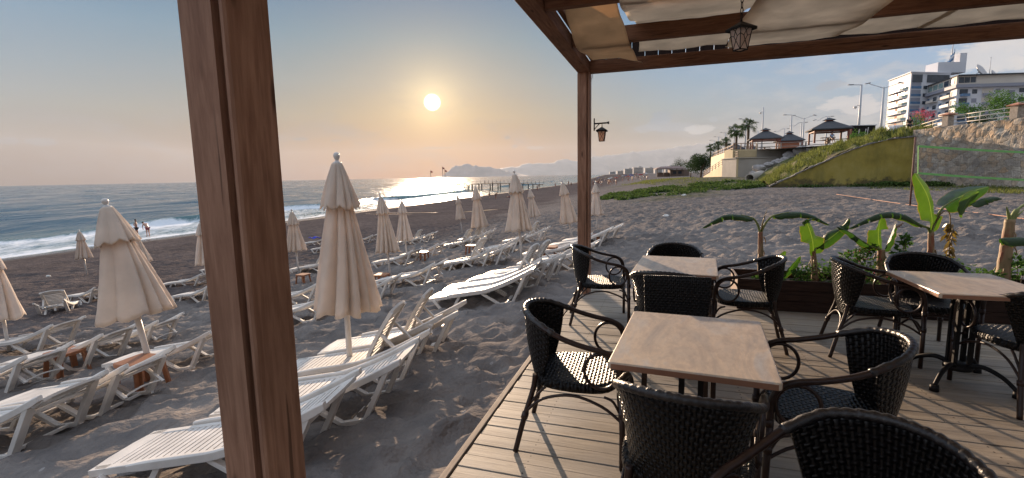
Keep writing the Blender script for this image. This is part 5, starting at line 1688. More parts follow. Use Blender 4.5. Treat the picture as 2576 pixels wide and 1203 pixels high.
# railing on the stone wall, pillars with tiled caps
def build_railing():
    t = thing('promenade_railing', 'cream tube railing with three rails along the top of the stone wall', 'railing', (35.85, 40, PZ))
    line = [Vector((35.85, 18, PZ)), Vector((35.85, 29.2, PZ)), Vector((35.85, 34.6, PZ)), Vector((35.85, 40, PZ)), Vector((39.5, 47.0, PZ)), Vector((43, 54, PZ)), Vector((46.2, 60.5, PZ))]
    o0 = Vector((35.85, 40, PZ))
    for k, zz_ in enumerate((.22, .52, .82)):
        for a, b in zip(line[:-1], line[1:]):
            m_ = MB(); m_.tube([a - o0 + Vector((0, 0, zz_)), b - o0 + Vector((0, 0, zz_))], .032, 6); m_.build('rail', M['rail_cream'], t)
    for a, b in zip(line[:-1], line[1:]):
        n = max(1, int((b - a).length / 2.7))
        for k in range(1, n + 1):
            p = a.lerp(b, k / n) - o0; m_ = MB(); m_.tube([p, p + Vector((0, 0, .85))], .035, 6); m_.build('rail_post', M['rail_cream'], t)
    for y, lab in ((40.0, 'stone railing pillar with red tile cap where the ochre wall meets the stone wall'), (34.6, 'stone railing pillar with red tile cap nearer the right edge of the photo')):
        p = thing('railing_pillar', lab, 'pillar', (35.85, y, PZ), group='railing pillars on the stone wall')
        b = MB(); b.box((0, 0, .45), (.5, .55, .9)); b.build('shaft', M['stucco'], p, bevel=.01)
        b = MB(); b.box((0, 0, .93), (.8, .85, .06)); b.add([(-.42, -.45, .96), (.42, -.45, .96), (.42, .45, .96), (-.42, .45, .96), (0, 0, 1.14)], [(0, 1, 4), (1, 2, 4), (2, 3, 4), (3, 0, 4)]); b.build('cap', M['tile'], p)
M['rail_cream'] = plain('cream rail paint', (.66, .58, .46), .5, .1)
build_railing()

# concrete block, cream wall and stairs
def build_walls():
    zt = 3.62
    A = Vector((35.0, 75, 0)); Bq = Vector((50.5, 74.2, 0))
    mb = MB(); mb.box(((35.0 + 52) / 2, 77.5, (zt - 1) / 2), (17.0, 5.0, zt + 1)); mb.box((43.5, 77.5, zt + .06), (17.3, 5.3, .12))
    o = mb.build('concrete_wall', M['concrete']); tag(o, 'grey concrete retaining block with a shaded face beside the beach stairs', 'wall')
    mb = MB(); mb.box((37.1, 78.3, (zt + .125 + 5.05) / 2), (3.8, 3.0, 5.05 - zt - .125))
    for z in (4.0, 4.38, 4.75): mb.box((37.1, 76.775, z), (3.84, .05, .03))
    o = mb.build('terrace_wall', M['concrete_y']); tag(o, 'cream banded terrace wall on top of the concrete block', 'wall')
    mb = MB(); mb.box((47.0, 78.4, (zt + .125 + 5.0) / 2), (15.9, 3.0, 5.0 - zt - .125))
    for z in (4.0, 4.38, 4.75): mb.box((47.0, 76.88, z), (15.9, .05, .03))
    o = mb.build('terrace_wall', M['concrete']); tag(o, 'grey banded terrace wall running right below the gazebos', 'wall')
    # wall running away from us
    a = Vector((36.2, 79.9, 0)); b = Vector((47.2, 114, 0)); c = Vector((66, 122, 0)); d = Vector((.95, -.3, 0)) * 1.0
    mb = MB(); v = []
    for p in (a, b, c): v += [p + Vector((0, 0, -1)), p + Vector((0, 0, 5.05)), p + d + Vector((0, 0, 5.05)), p + d + Vector((0, 0, -1))]
    fs = [(0, 1, 2, 3)]
    for i in (0, 4): fs += [(i, i + 4, i + 5, i + 1), (i + 1, i + 5, i + 6, i + 2), (i + 2, i + 6, i + 7, i + 3)]
    mb.add(v, fs); o = mb.build('promenade_wall', M['concrete_y']); tag(o, 'sunlit cream promenade wall running away above the beach stairs', 'wall')
    t = thing('beach_stairs', 'concrete stairs with timber handrail going down to the beach', 'stairs', (35, 75, 0))
    # parapet
    f0, f1 = Vector((0, 0, 0)), Vector((3.3, 21, 0)); n_ = Vector((.987, -.155, 0))
    mb = MB(); P = [f0 + Vector((0, 0, -1.5)), f0 + Vector((0, 0, zt)), f0.lerp(f1, .08) + Vector((0, 0, zt)), f1 + Vector((0, 0, .75)), f1 + Vector((0, 0, -1.5))]
    P2 = [p + n_ * .3 for p in P]; mb.add(P + P2, [(4, 3, 2, 1, 0), (5, 6, 7, 8, 9)] + [(i, (i + 1) % 5, 5 + (i + 1) % 5, 5 + i) for i in range(5)])
    mb.build('parapet', M['concrete_y'], t)
    mb = MB()
    for k in range(17):
        q = f0.lerp(f1, .08 + .92 * k / 17) + n_ * 1.2; mb.box((q.x, q.y, (zt - .1 - (zt - .75) * k / 17) / 2 - .7), (1.7, 1.3, (zt - .1 - (zt - .75) * k / 17) + 1.4), Matrix.Rotation(-.155, 3, 'Z'))
    mb.build('steps', M['concrete'], t)
    for k in range(11):
        s = k / 10; q = f0.lerp(f1, s); z = zt - (zt - .75) * max(0, (s - .08) / .92)
        mb = MB(); mb.beam(q + n_ * .15 + Vector((0, 0, z)), q + n_ * .15 + Vector((0, 0, z + 1.05)), .09, .09, (0, 1, 0)); mb.build('baluster', M['rail_wood'], t)
    for dz in (.35, .7, 1.03):
        mb = MB(); mb.beam(f0 + n_ * .15 + Vector((0, 0, zt + dz)), f0.lerp(f1, .08) + n_ * .15 + Vector((0, 0, zt + dz)), .07, .09); mb.beam(f0.lerp(f1, .08) + n_ * .15 + Vector((0, 0, zt + dz)), f1 + n_ * .15 + Vector((0, 0, .75 + dz)), .07, .09)
        mb.build('handrail', M['rail_wood'], t)
    def fence(name, lab, pts, z, h, m, step=2.2, rails=(.4, .95)):
        o0 = Vector(pts[0]); o0.z = z; t = thing(name, lab, 'fence', o0)
        for a, b in zip(pts[:-1], pts[1:]):
            a = Vector(a); b = Vector(b); a.z = b.z = 0; k = max(1, int((b - a).length / step)); c0 = Vector((o0.x, o0.y, 0))
            for i in range(k + 1):
                p = a.lerp(b, i / k) - c0; mb = MB(); mb.beam(p, p + Vector((0, 0, h)), .11, .11, (0, 1, 0)); mb.build('fence_post', m, t)
            for r_ in rails:
                mb = MB(); mb.beam(a - c0 + Vector((0, 0, h * r_)), b - c0 + Vector((0, 0, h * r_)), .06, .10); mb.build('fence_rail', m, t)
    fence('timber_fence', 'brown timber fence along the edge of the cream promenade wall', [(35.3, 76.9, 0), (38.9, 76.9, 0)], 5.05, 1.0, M['rail_wood'], 1.2)
    fence('timber_fence', 'long timber fence above the wall beside the beach stairs', [(36.7, 79.9, 0), (47.7, 114, 0), (66, 122.5, 0)], 5.06, 1.0, M['rail_wood'], 3.2)
    fence('timber_fence', 'weathered grey fence on the bank in front of the gazebos', [(39.1, 76.9, 0), (45, 74, 0), (47.5, 68, 0), (47.4, 61, 0)], 4.95, 1.0, M['fence_grey'], 2.4)
M['fence_grey'] = plain('grey timber', (.20, .18, .16), .85, .2)
build_walls()

def build_pipe():
    t = thing('drain_pipe', 'grey concrete drain pipe lying at the foot of the grassy bank', 'pipe', at(1886, 449, 66))
    o0 = at(1886, 449, 66)
    a = Vector((0, 0, 0)); b = at(1926, 436, 71) - o0; ax = (b - a).normalized()
    n1 = ax.orthogonal().normalized(); n2 = ax.cross(n1); vs = []; N = 24
    for c, r_ in ((a, .62), (b, .62), (b, .5), (a, .5)):
        for j in range(N):
            q = 2 * math.pi * j / N; vs.append(c + n1 * math.cos(q) * r_ + n2 * math.sin(q) * r_)
    mb = MB(); mb.add(vs, [(i * N + j, i * N + (j + 1) % N, ((i + 1) % 4) * N + (j + 1) % N, ((i + 1) % 4) * N + j) for i in range(4) for j in range(N)], True)
    o = mb.build('pipe_shell', M['concrete'], t)
build_pipe()
def rock(mb, c, r_, seed):
    rr = np.random.RandomState(seed); n, k = 12, 8; vs = []
    for i in range(k + 1):
        th = math.pi * i / k
        for j in range(n):
            ph = 2 * math.pi * j / n
            q = r_ * (1 + .35 * (float(vnoise(np.array(th * 1.7 + seed), np.array(ph * 1.3 if j < n else 0), seed)) - .5) + rr.uniform(-.09, .09))
            vs.append((c[0] + q * math.sin(th) * math.cos(ph) * 1.25, c[1] + q * math.sin(th) * math.sin(ph), c[2] + q * math.cos(th) * .75))
    mb.add(vs, [(i * n + j, i * n + (j + 1) % n, (i + 1) * n + (j + 1) % n, (i + 1) * n + j) for i in range(k) for j in range(n)])
for i, (px, py, Y, r_, lab) in enumerate(((1910, 424, 70, .75, 'grey boulder just above the concrete drain pipe'), (1893, 435, 68, .35, 'small grey boulder touching the end of the drain pipe'), (1958, 410, 72, .8, 'grey boulder on the bank, third along from the pipe'), (1990, 392, 73, .9, 'large pale boulder halfway up the bank'), (1975, 402, 72, .6, 'smaller boulder just below the large pale one'), (2018, 381, 72, 1.0, 'long boulder under the weathered fence'), (2040, 376, 70, .6, 'topmost grey boulder on the bank near the fence posts'), (1933, 415, 71, .55, 'round grey boulder between drain pipe and bank grass'))):
    mb = MB(); rock(mb, (0, 0, 0), r_, i + 3); o = mb.build('boulder', M['rock'], loc=at(px, py, Y)); tag(o, lab, 'boulder', 'boulders on the grassy bank')
for i, (px, py, r_, lab) in enumerate(((1721, 493, .16, 'white stone on the dark sand in front of the green weeds'), (1748, 480, .13, 'small pale stone among the green weeds'), (1675, 546, .12, 'pale flat scrap on the dark sand left of the banana leaves'), (122, 697, .09, 'small white stone on the sand at the left near the reclined grey lounger'), (1298, 785, .045, 'whitish pebble on the sand near the deck corner'), (1312, 788, .04, 'second whitish pebble beside the one near the deck corner'))):
    mb = MB(); rock(mb, (0, 0, 0), r_, i + 23); p = hit(px, py); o = mb.build('stone', M['white_stone'] if 'white_stone' in M else M.setdefault('white_stone', plain('white stone', (.62, .60, .56), .8)), loc=(p.x, p.y, p.z + r_ * .3)); tag(o, lab, 'stone', 'pale stones on the sand')

# ---------------------------------------------------------------- buildings
M['white_wall'] = plain('white facade', (.66, .67, .70), .7, .05, .2)
M['cream_wall'] = plain('cream facade', (.66, .60, .52), .75, .06, .2)
M['glass'] = plain('window glass', (.035, .05, .07), .12, .3, .6, spec=.9)
M['glass_blue'] = plain('balcony glass', (.10, .20, .34), .15, .2, .5, spec=.8)
M['glass_green'] = plain('balcony glass green', (.22, .32, .30), .2, .2, .5, spec=.8)
M['red_wall'] = plain('terracotta facade', (.42, .17, .10), .8, .08)
M['grey_band'] = plain('grey facade band', (.28, .29, .34), .7, .08)
def tower():
    A, B, C = at(2237, 204, 218), at(2293, 183, 200), at(2392, 184, 203)
    for q in (A, B, C): q.z = 0
    zb, zt = 4.0, at(2293, 183, 200).z
    t = thing('apartment_tower', 'tall white apartment tower with curved balconies and a sail shaped roof mast', 'building', (B.x, B.y, zb))
    D = A + (C - B)
    def L(p, z): return Vector((p.x - B.x, p.y - B.y, z - zb))
    mb = MB(); v = [L(p, z) for z in (zb, zt) for p in (A, B, C, D)]
    mb.add(v, [(0, 1, 2, 3), (7, 6, 5, 4), (0, 4, 5, 1), (1, 5, 6, 2), (2, 6, 7, 3), (3, 7, 4, 0)]); mb.build('wall', M['white_wall'], t)
    fh = 3.05; nL = Vector((-.968, .253, 0)); nR = (C - B).cross(Vector((0, 0, 1))).normalized()
    if nR.y > 0: nR = -nR
    for k in range(11):
        z = 5.0 + k * fh + 1.0
        if z > zt - 3.5: break
        # curved balcony on the seaward side
        pts = []
        for s in np.linspace(0, 1, 9):
            p = A.lerp(B, s * .92) + nL * (1.6 * math.sin(math.pi * s) ** .6 + .05); pts.append(p)
        mb = MB(); base = [A + nL * -.1] + pts + [A.lerp(B, .92) + nL * -.1]
        mb.prism([(p.x - B.x, p.y - B.y) for p in base], z - zb, z - zb + .28); bs = mb.build('balcony_slab', M['white_wall'], t)
        mb = MB()
        for a, b in zip(pts[:-1], pts[1:]): mb.beam(L(a, z + .75), L(b, z + .75), .06, .9)
        mb.build('balcony_rail', M['glass_green'], bs)
        for s0, s1, mm in ((.12, .42, 'glass'), (.52, .80, 'glass'), (.43, .51, 'red_wall')):
            a = A.lerp(B, s0) + nL * .06; b = A.lerp(B, s1) + nL * .06
            mb = MB(); mb.beam(L(a, z + 1.45), L(b, z + 1.45), .06, 2.2); mb.build('window' if mm == 'glass' else 'wall_panel', M[mm], t)
        for s0, s1, mm, h in ((.03, .27, 'glass_blue', 1.0), (.33, .42, 'glass', 1.3), (.50, .60, 'glass', 1.4), (.68, .9, 'glass_blue', 1.0)):
            a = B.lerp(C, s0) + nR * .12; b = B.lerp(C, s1) + nR * .12
            mb = MB(); mb.beam(L(a, z + .7), L(b, z + .7), .24 if mm == 'glass_blue' else .1, h); mb.build('window' if mm == 'glass' else 'balcony_rail', M[mm], t)
            if mm == 'glass_blue':
                mb = MB(); mb.beam(L(B.lerp(C, s0) + nR * .04, z + 2.0), L(B.lerp(C, s1) + nR * .04, z + 2.0), .05, 1.4); mb.build('window', M['grey_band'], t)
    for s0, s1 in ((.03, .28), (.40, .96)):
        mb = MB(); mb.beam(L(B.lerp(C, s0) + nR * .15, zt - 2.2), L(B.lerp(C, s1) + nR * .15, zt - 2.2), .1, 3.0); mb.build('window', M['glass'], t)
    mb = MB(); mb.beam(L(A.lerp(D, -.02) , zt + .15), L(A.lerp(B, .5), zt + .15), .5, .3)
    mb.prism([(p.x - B.x, p.y - B.y) for p in (A - (D - A) * .03, B - (C - B) * .03 - (A - B) * .03, C + (C - B) * .03, D)], zt - zb + .0, zt - zb + .35); mb.build('roof', M['white_wall'], t)
    mb = MB(); c = L(at(2378, 175, 206), 0); mb.box((c.x, c.y, zt - zb + 2.4), (11.5, 6, 4.2)); mb.box((c.x + 4.8, c.y - .5, zt - zb + 4.2), (2.8, 4, 7.8)); mb.build('penthouse', M['white_wall'], t)
    # mast: twisted sail bands round a pole
    b0 = at(2392, 160, 205) - Vector((B.x, B.y, zb)); mb = MB()
    mb.tube([b0 + Vector((0, 0, -3)), b0 + Vector((.2, 0, 9.2))], [.35, .12], 8); mb.build('mast', M['white_metal'], t)
    for i, (z0, w0, mm) in enumerate(((-2.0, 3.4, 'glass_blue'), (-.6, 3.0, 'white_wall'), (.8, 2.6, 'glass_blue'), (2.2, 1.9, 'white_wall'), (3.2, 1.4, 'glass_blue'))):
        mb = MB(); mb.grid(lambda u, v: (b0.x + .5 - w0 * (1 - u) * 1.0, b0.y - .5 - .8 * math.sin(u * 3), b0.z + z0 + 1.1 * v + 2.6 * u ** 1.3 - 1.2), 8, 2); mb.build('sail_band', M[mm], t, solid=.2)
tower()
def block2():
    A, B, C = at(2300, 240, 214), at(2411, 191, 180), at(2640, 187, 178)
    for q in (A, B, C): q.z = 0
    zb, zt = 4.0, at(2411, 191, 180).z
    t = thing('apartment_block', 'broad white apartment block with glazed top floor and roof dishes at the right edge', 'building', (B.x, B.y, zb))
    D = A + (C - B)
    def L(p, z): return Vector((p.x - B.x, p.y - B.y, z - zb))
    mb = MB(); v = [L(p, z) for z in (zb, zt - 3.2) for p in (A, B, C, D)]
    mb.add(v, [(0, 1, 2, 3), (7, 6, 5, 4), (0, 4, 5, 1), (1, 5, 6, 2), (2, 6, 7, 3), (3, 7, 4, 0)]); mb.build('wall', M['white_wall'], t)
    nL = (B - A).cross(Vector((0, 0, -1))).normalized(); nR = Vector((0, -1, 0))
    if nL.x > 0: nL = -nL
    top = [A.lerp(B, .18), B + Vector((.3, .8, 0)), C, D]
    mb = MB(); v = [L(p, z) for z in (zt - 3.2, zt) for p in top]; mb.add(v, [(0, 1, 2, 3), (7, 6, 5, 4), (0, 4, 5, 1), (1, 5, 6, 2), (2, 6, 7, 3), (3, 7, 4, 0)]); mb.build('top_floor', M['cream_wall'], t)
    ov = lambda e: [(p.x - B.x, p.y - B.y) for p in (A + nL * e + Vector((0, e, 0)), B + nL * e + nR * e, C + nR * e, D)]
    mb = MB(); mb.prism(ov(1.5), zt - zb - 4.3, zt - zb - 3.2); mb.build('cornice', M['grey_band'], t)
    mb = MB(); mb.prism([(p.x - B.x, p.y - B.y) for p in (top[0] + nL * .8, top[1] + nL * .8 + nR * 1.6, C + nR * .8, D)], zt - zb, zt - zb + .35); mb.build('roof', M['roof_slate'], t)
    for k in range(9):
        a = B.lerp(C, .03 + k * .065) + Vector((0, .70, 0)); b = B.lerp(C, .03 + k * .065 + .058) + Vector((0, .70, 0))
        mb = MB(); mb.beam(L(a, zt - 1.4), L(b, zt - 1.4), .12, 2.0); mb.build('window', M['glass'], t)
    for k in range(6):
        a = top[0].lerp(top[1], .08 + k * .15) + nL * .05; b = top[0].lerp(top[1], .08 + k * .15 + .12) + nL * .05
        mb = MB(); mb.beam(L(a, zt - 1.5), L(b, zt - 1.5), .12, 1.9); mb.build('window', M['glass_green'] if k < 4 else M['glass'], t)
    fh = 3.2; f = 0; z = zt - 4.4 - 3.0
    while z > 5:
        # right (shaded) face
        for s0, s1, kind in ((.03, .12, 'b'), (.17, .225, 'w'), (.28, .40, 'b'), (.43, .48, 'w'), (.69, .76, 'w'), (.82, .9, 'w')):
            a = B.lerp(C, s0); b = B.lerp(C, s1)
            if kind == 'w':
                mb = MB(); mb.beam(L(a + nR * .05, z + 1.7), L(b + nR * .05, z + 1.7), .1, 1.5); mb.build('window', M['glass'] if (f + int(s0 * 50)) % 3 else M['grey_band'], t)
            else:
                mb = MB(); mb.beam(L(a + nR * .8, z + .45), L(b + nR * .8, z + .45), .9, .9); mb.build('balcony', M['grey_band'] if s0 > .2 else M['glass_blue'], t)
                mb = MB(); mb.beam(L(a + nR * .05, z + 1.75), L(b + nR * .05, z + 1.75), .1, 1.7); mb.build('window', M['cream_wall'] if s0 > .2 else M['glass'], t)
        # left (sunlit) face with deep balconies
        for s0, s1, mm in ((.04, .30, 'cream_wall'), (.45, .62, 'cream_wall'), (.72, .97, 'cream_wall')):
            a = A.lerp(B, s0); b = A.lerp(B, s1)
            mb = MB(); mb.beam(L(a + nL * .9, z + .15), L(b + nL * .9, z + .15), 1.8, .25); mb.beam(L(a + nL * 1.75, z + .6), L(b + nL * 1.75, z + .6), .1, .8); mb.build('balcony', M['white_wall'] if f % 2 else M[mm], t)
            mb = MB(); mb.beam(L(a.lerp(b, .3) + nL * .05, z + 1.5), L(a.lerp(b, .75) + nL * .05, z + 1.5), .1, 1.5); mb.build('window', M['glass'], t)
        for s0, s1 in ((.34, .41), (.64, .70)):
            mb = MB(); mb.beam(L(A.lerp(B, s0) + nL * .05, z + 1.5), L(A.lerp(B, s1) + nL * .05, z + 1.5), .1, 1.6); mb.build('window', M['glass_blue'], t)
        z -= fh; f += 1
    mb = MB(); mb.box(tuple(L(B.lerp(C, .60) + nR * .08, 17)), (2.6, .2, 24)); mb.build('stair_panel', M['grey_band'], t)
    for (px, py, r_, Y, lab) in ((2463, 181, 2.6, 184, 'large white satellite dish on the roof of the broad apartment block'), (2497, 186, 1.3, 184, 'smaller satellite dish right of the large one on the block roof')):
        p = at(px, py, Y); d = thing('satellite_dish', lab, 'satellite dish', p, (R(60), 0, R(25)), group='roof satellite dishes')
        mb = MB(); mb.lathe([(0, 0), (r_ * .4, r_ * .05), (r_ * .75, r_ * .2), (r_, r_ * .36)], 20); mb.build('dish', M['white_metal'], d, solid=.12)
        mb = MB(); mb.tube([(0, 0, 0), (0, -r_ * .2, -r_ * .9)], .15, 6); mb.build('stand', M['galv'], d)
    p = at(2489, 186, 184); mb = MB(); mb.tube([(0, 0, 0), (0, 0, 6.0)], .09, 5); mb.box((0, 0, 5.8), (.7, .1, .1)); o = mb.build('roof_antenna', M['galv'], loc=p); tag(o, 'thin antenna mast between the two roof dishes', 'antenna')
block2()
# ---------------------------------------------------------------- lamps, gazebos, palms, far things
def lamp_height(px, py, ht=9.0): return (ht + PZ - CAMZ) / ((CAMZ * 0 + (0)) + 1)
def street_lamp(kind, px, py, Y, label, zb=PZ):
    T = at(px, py, Y); h = T.z - zb
    t = thing('street_lamp', label, 'street lamp', (T.x, T.y, zb), group='street lamps along the promenade')
    p = MB(); p.tube([(0, 0, 0), (0, 0, h * .5), (0, 0, h)], [.20, .16, .12], 8); p.build('pole', M['galv'], t)
    s = h / 9.0; a = MB(); heads = []
    if kind == 'single': a.tube([(0, 0, h - .05), (-1.3 * s, 0, h)], .06, 6); heads = [(-1.6 * s, h, 0)]
    if kind == 'double': a.tube([(0, 0, h - .2), (-2.3 * s, 0, h + .55)], .05, 6); a.tube([(0, 0, h - .2), (2.3 * s, 0, h + .55)], .05, 6); heads = [(-2.5 * s, h + .6, .2), (2.5 * s, h + .6, -.2)]
    if kind == 'curved':
        a.tube(cr([(0, 0, h), (.9 * s, 0, h - .35 * s), (1.6 * s, 0, h - .9 * s), (2.2 * s, 0, h - 1.0 * s)], 4), .06, 6); a.tube([(0, 0, h - .1), (-1.2 * s, 0, h - .05)], .05, 6); heads = [(2.7 * s, h - .85 * s, -.25), (-1.4 * s, h, 0)]
    if kind == 'curved_left':
        a.tube(cr([(0, 0, h), (-1.0 * s, 0, h - .25 * s), (-1.8 * s, 0, h - .85 * s), (-2.4 * s, 0, h - 1.0 * s)], 4), .06, 6); a.tube([(0, 0, h - .1), (1.0 * s, 0, h - .05)], .05, 6); heads = [(-2.9 * s, h - .8 * s, .25), (1.2 * s, h, 0)]
    if kind == 'mast':
        a.tube([(0, 0, h - 1.0), (-.5, 0, h - 1.05)], .05, 6)
    a.build('arm', M['galv'], t)
    for (x, z, sl) in heads:
        b = MB(); b.box((x, 0, z), (.75 * s, .28, .13), Matrix.Rotation(-sl, 3, 'Y')); b.build('lamp_head', M['galv_dark'], t, bevel=.03)
    if kind == 'mast':
        b = MB(); b.lathe([(0, -.25), (.2, -.15), (.25, .05), (.15, .2), (0, .25)], 10, (-.65, 0, h - 1.25)); b.build('camera_dome', M['white_metal'], t)
    return t
M['galv_dark'] = plain('lamp head', (.16, .17, .19), .5, .1)
for kind, px, py, ht, lab in (
    ('double', 2224, 219, 10.0, 'tall street lamp with two straight arms just left of the apartment tower'),
    ('single', 2168, 213, 10.0, 'street lamp with one short arm and a camera, left of the tallest double lamp'),
    ('curved_left', 2081, 293, 9.0, 'curved arm street lamp behind the top of the nearest gazebo'),
    ('double', 2023, 297, 9.0, 'street lamp with two straight arms left of the nearest gazebo'),
    ('single', 1992, 289, 9.0, 'single arm street lamp above the brown kiosk gazebo'),
    ('curved_left', 2017, 308, 8.0, 'lower curved street lamp between the kiosk and the nearest gazebo'),
    ('mast', 1921, 270, 11.5, 'tall camera mast without arms rising beside the banded terrace wall'),
    ('curved_left', 1973, 324, 8.0, 'small distant curved street lamp left of the kiosk roof'),
    ('curved', 1877, 299, 9.0, 'curved street lamp beside the tallest palm'),
    ('curved', 1848, 318, 9.0, 'curved street lamp beside the second palm, left of the tallest one'),
    ('curved', 1825, 333, 9.0, 'curved street lamp third from the tallest palm'),
    ('curved', 1808, 344, 9.0, 'curved street lamp fourth from the tallest palm'),
    ('single', 1797, 353, 9.0, 'farthest street lamp, leftmost in the row, its small lamp glowing'),
    ('single', 1907, 330, 7.0, 'small single lamp seen between palm and gazebo')):
    hy = 467 - .0192 * px; Y = (ht + PZ - CAMZ) * FPX / (hy - py)
    o = street_lamp(kind, px, py, Y, lab)
    if px == 2168:
        b = MB(); b.tube([(0, 0, 6.3), (-.55, 0, 6.5)], .05, 6); b.lathe([(0, -.25), (.22, -.1), (.25, .1), (0, .25)], 10, (-.75, 0, 6.15)); b.build('camera_dome', M['white_metal'], o)

def gazebo(px, py, Y, wpx, label, post_m='red_wood', box=False, zf=PZ):
    """px,py apex; wpx width of the eaves in the view"""
    T = at(px, py, Y); W = wpx / FPX * Y / 2 * .86; hz_ = T.z
    t = thing('gazebo', label, 'gazebo', (T.x, T.y, zf), (0, 0, R(-22)), group='promenade gazebos')
    H_ = hz_ - zf; eave = H_ * .54; q = .98
    mb = MB()
    def hip(mb, w0, z0, w1, z1, th=.12):
        v = [(-w0, -w0, z0), (w0, -w0, z0), (w0, w0, z0), (-w0, w0, z0), (-w1, -w1, z1), (w1, -w1, z1), (w1, w1, z1), (-w1, w1, z1)]
        mb.add(v, [(0, 1, 5, 4), (1, 2, 6, 5), (2, 3, 7, 6), (3, 0, 4, 7), (4, 5, 6, 7), (3, 2, 1, 0)])
    hip(mb, W, eave, W * .18, H_ * .86); mb.box((0, 0, eave - .06), (2 * W, 2 * W, .11)); mb.build('roof', M['roof_slate'], t)
    mb = MB(); mb.box((0, 0, H_ * .87), (W * .34, W * .34, H_ * .06)); mb.build('lantern_base', M['red_wood'], t)
    mb = MB(); hip(mb, W * .30, H_ * .90, .03, H_); mb.build('roof_cap', M['roof_slate'], t)
    for sx in (-1, 1):
        for sy in (-1, 1):
            mb = MB(); mb.box((sx * W * .80, sy * W * .80, eave / 2 - .05), (.20, .20, eave - .12)); mb.build('post', M[post_m], t)
    mb = MB()
    for s in (-1, 1): mb.box((0, s * W * .80, eave - .26), (W * 1.6, .12, .2)); mb.box((s * W * .80, 0, eave - .26), (.12, W * 1.6, .2))
    mb.build('beam', M[post_m], t)
    if box:
        mb = MB(); mb.box((0, 0, eave * .48), (W * 1.3, W * 1.3, eave * .95)); mb.build('kiosk_wall', M['red_wall'], t)
    else:
        mb = MB(); mb.box((0, 0, .72), (W * .7, .8, .07)); mb.box((0, 0, .35), (.2, .4, .7)); mb.build('picnic_table', M['rail_wood'], t)
        for s in (-1, 1):
            mb = MB(); mb.box((0, s * .95, .43), (W * .7, .35, .06)); mb.box((0, s * .95, .2), (.2, .3, .4)); mb.build('bench', M['rail_wood'], t)
gazebo(2086, 296, 62, 100, 'nearest and largest gazebo with dark hipped roof, right of the kiosk')
gazebo(1926, 322, 84, 86, 'gazebo with dark hipped roof behind the tall camera mast')
gazebo(1986, 330, 88, 72, 'brown walled kiosk gazebo between two open gazebos', box=True)
gazebo(1851, 358, 112, 48, 'small distant gazebo beside the palms above the stairs')
gazebo(1893, 362, 120, 34, 'farthest gazebo, half hidden behind the one by the camera mast')

def palm(px, py, Y, r_, label, zf=PZ, seed=0):
    rr = random.Random(seed + px); T = at(px, py, Y); h = T.z - zf
    t = thing('palm_tree', label, 'palm tree', (T.x, T.y, zf), group='fan palms on the promenade')
    m_ = MB(); m_.tube([(0, 0, 0), (.05, 0, h * .5), (0, 0, h)], [.30, .22, .26], 9); m_.build('trunk', M['trunk_dark'], t)
    c = MB()
    for k in range(34):
        a = rr.uniform(0, 6.28); el = rr.uniform(-.7, 1.4); L = r_ * rr.uniform(.75, 1.1)
        d = Vector((math.cos(a) * math.cos(el), math.sin(a) * math.cos(el), math.sin(el)))
        o_ = Vector((0, 0, h)); e = o_ + d * L * .5; S = d.cross(Vector((0, 0, 1))).normalized(); U = S.cross(d)
        c.tube([o_, e], .02 * r_, 4)
        for j in range(9):
            f = (j - 4) / 4; dd = (d * math.cos(f * 1.25) + S * math.sin(f * 1.25)); tip = e + dd * L * .55 - Vector((0, 0, .22 * L * (1 + abs(f))))
            n_ = dd.cross(U).normalized() * L * .035
            c.add([e, e + dd * L * .3 + n_, tip, e + dd * L * .3 - n_], [(0, 1, 2, 3)])
    c.build('crown', M['palm_leaf'], t)
M['palm_leaf'] = cloth_mat('palm leaf', (.045, .075, .025), .25, dirt=.4)
palm(1883, 316, 96, 1.9, 'tallest fan palm behind the second gazebo')
palm(1853, 331, 104, 2.1, 'fan palm left of the tallest one above the small gazebo')
palm(1827, 357, 125, 1.6, 'third fan palm from the right, beside a curved lamp')
palm(1807, 367, 150, 2.0, 'fourth fan palm from the right')
palm(1788, 373, 160, 1.9, 'leftmost fan palm at the far end of the row')

def tree(px, py, Y, r_, label, name='bushy_tree', cat='tree', mt='leaf_dark', n=1500, squash=.8, zf=None, trunk=True, seed=1, group=None, leafs=.28):
    rr = random.Random(seed + px); C = at(px, py, Y); zf = gz(C.x, C.y) if zf is None else zf
    t = thing(name, label, cat, (C.x, C.y, zf), group=group); hc = C.z - zf
    c = MB()
    for k in range(9):
        a = rr.uniform(0, 6.28); q = rr.uniform(.2, .75) * r_
        leafy(c, (q * math.cos(a), q * math.sin(a), hc + rr.uniform(-.5, .5) * r_ * squash), n // 9, r_ * rr.uniform(.4, .62), leafs, rr, squash)
    c.build('crown', M[mt], t)
    m_ = MB(); m_.tube([(0, 0, -.3), (.1, 0, hc * .6), (0, 0, hc)], [r_ * .07, r_ * .05, r_ * .02], 7)
    for k in range(4):
        a = rr.uniform(0, 6.28); m_.tube([(0, 0, hc * .5), (r_ * .5 * math.cos(a), r_ * .5 * math.sin(a), hc + r_ * .2)], [r_ * .035, r_ * .01], 5)
    m_.build('trunk', M['trunk_dark'], t)
tree(1764, 412, 140, 4.2, 'dense dark round tree left of the beach stairs', n=9000)
tree(1738, 420, 165, 3.2, 'dark bushy tree behind the round one', n=1800, seed=3)
tree(1716, 412, 260, 4.6, 'distant tree crown above the beach bar', n=1500, seed=4)
tree(1702, 416, 290, 3.2, 'smaller distant tree left of the crown above the bar', n=1200, seed=5)
tree(2440, 280, 60, 1.7, 'loose shrub with thin leaves behind the railing in front of the apartment block', 'promenade_bush', 'shrub', 'leaf_small', 900, zf=PZ, seed=6, leafs=.2)
tree(2555, 262, 58, 2.6, 'dense green bush above the right end of the stone wall', 'promenade_bush', 'shrub', 'leaf_small', 3000, zf=PZ, seed=7, leafs=.2)
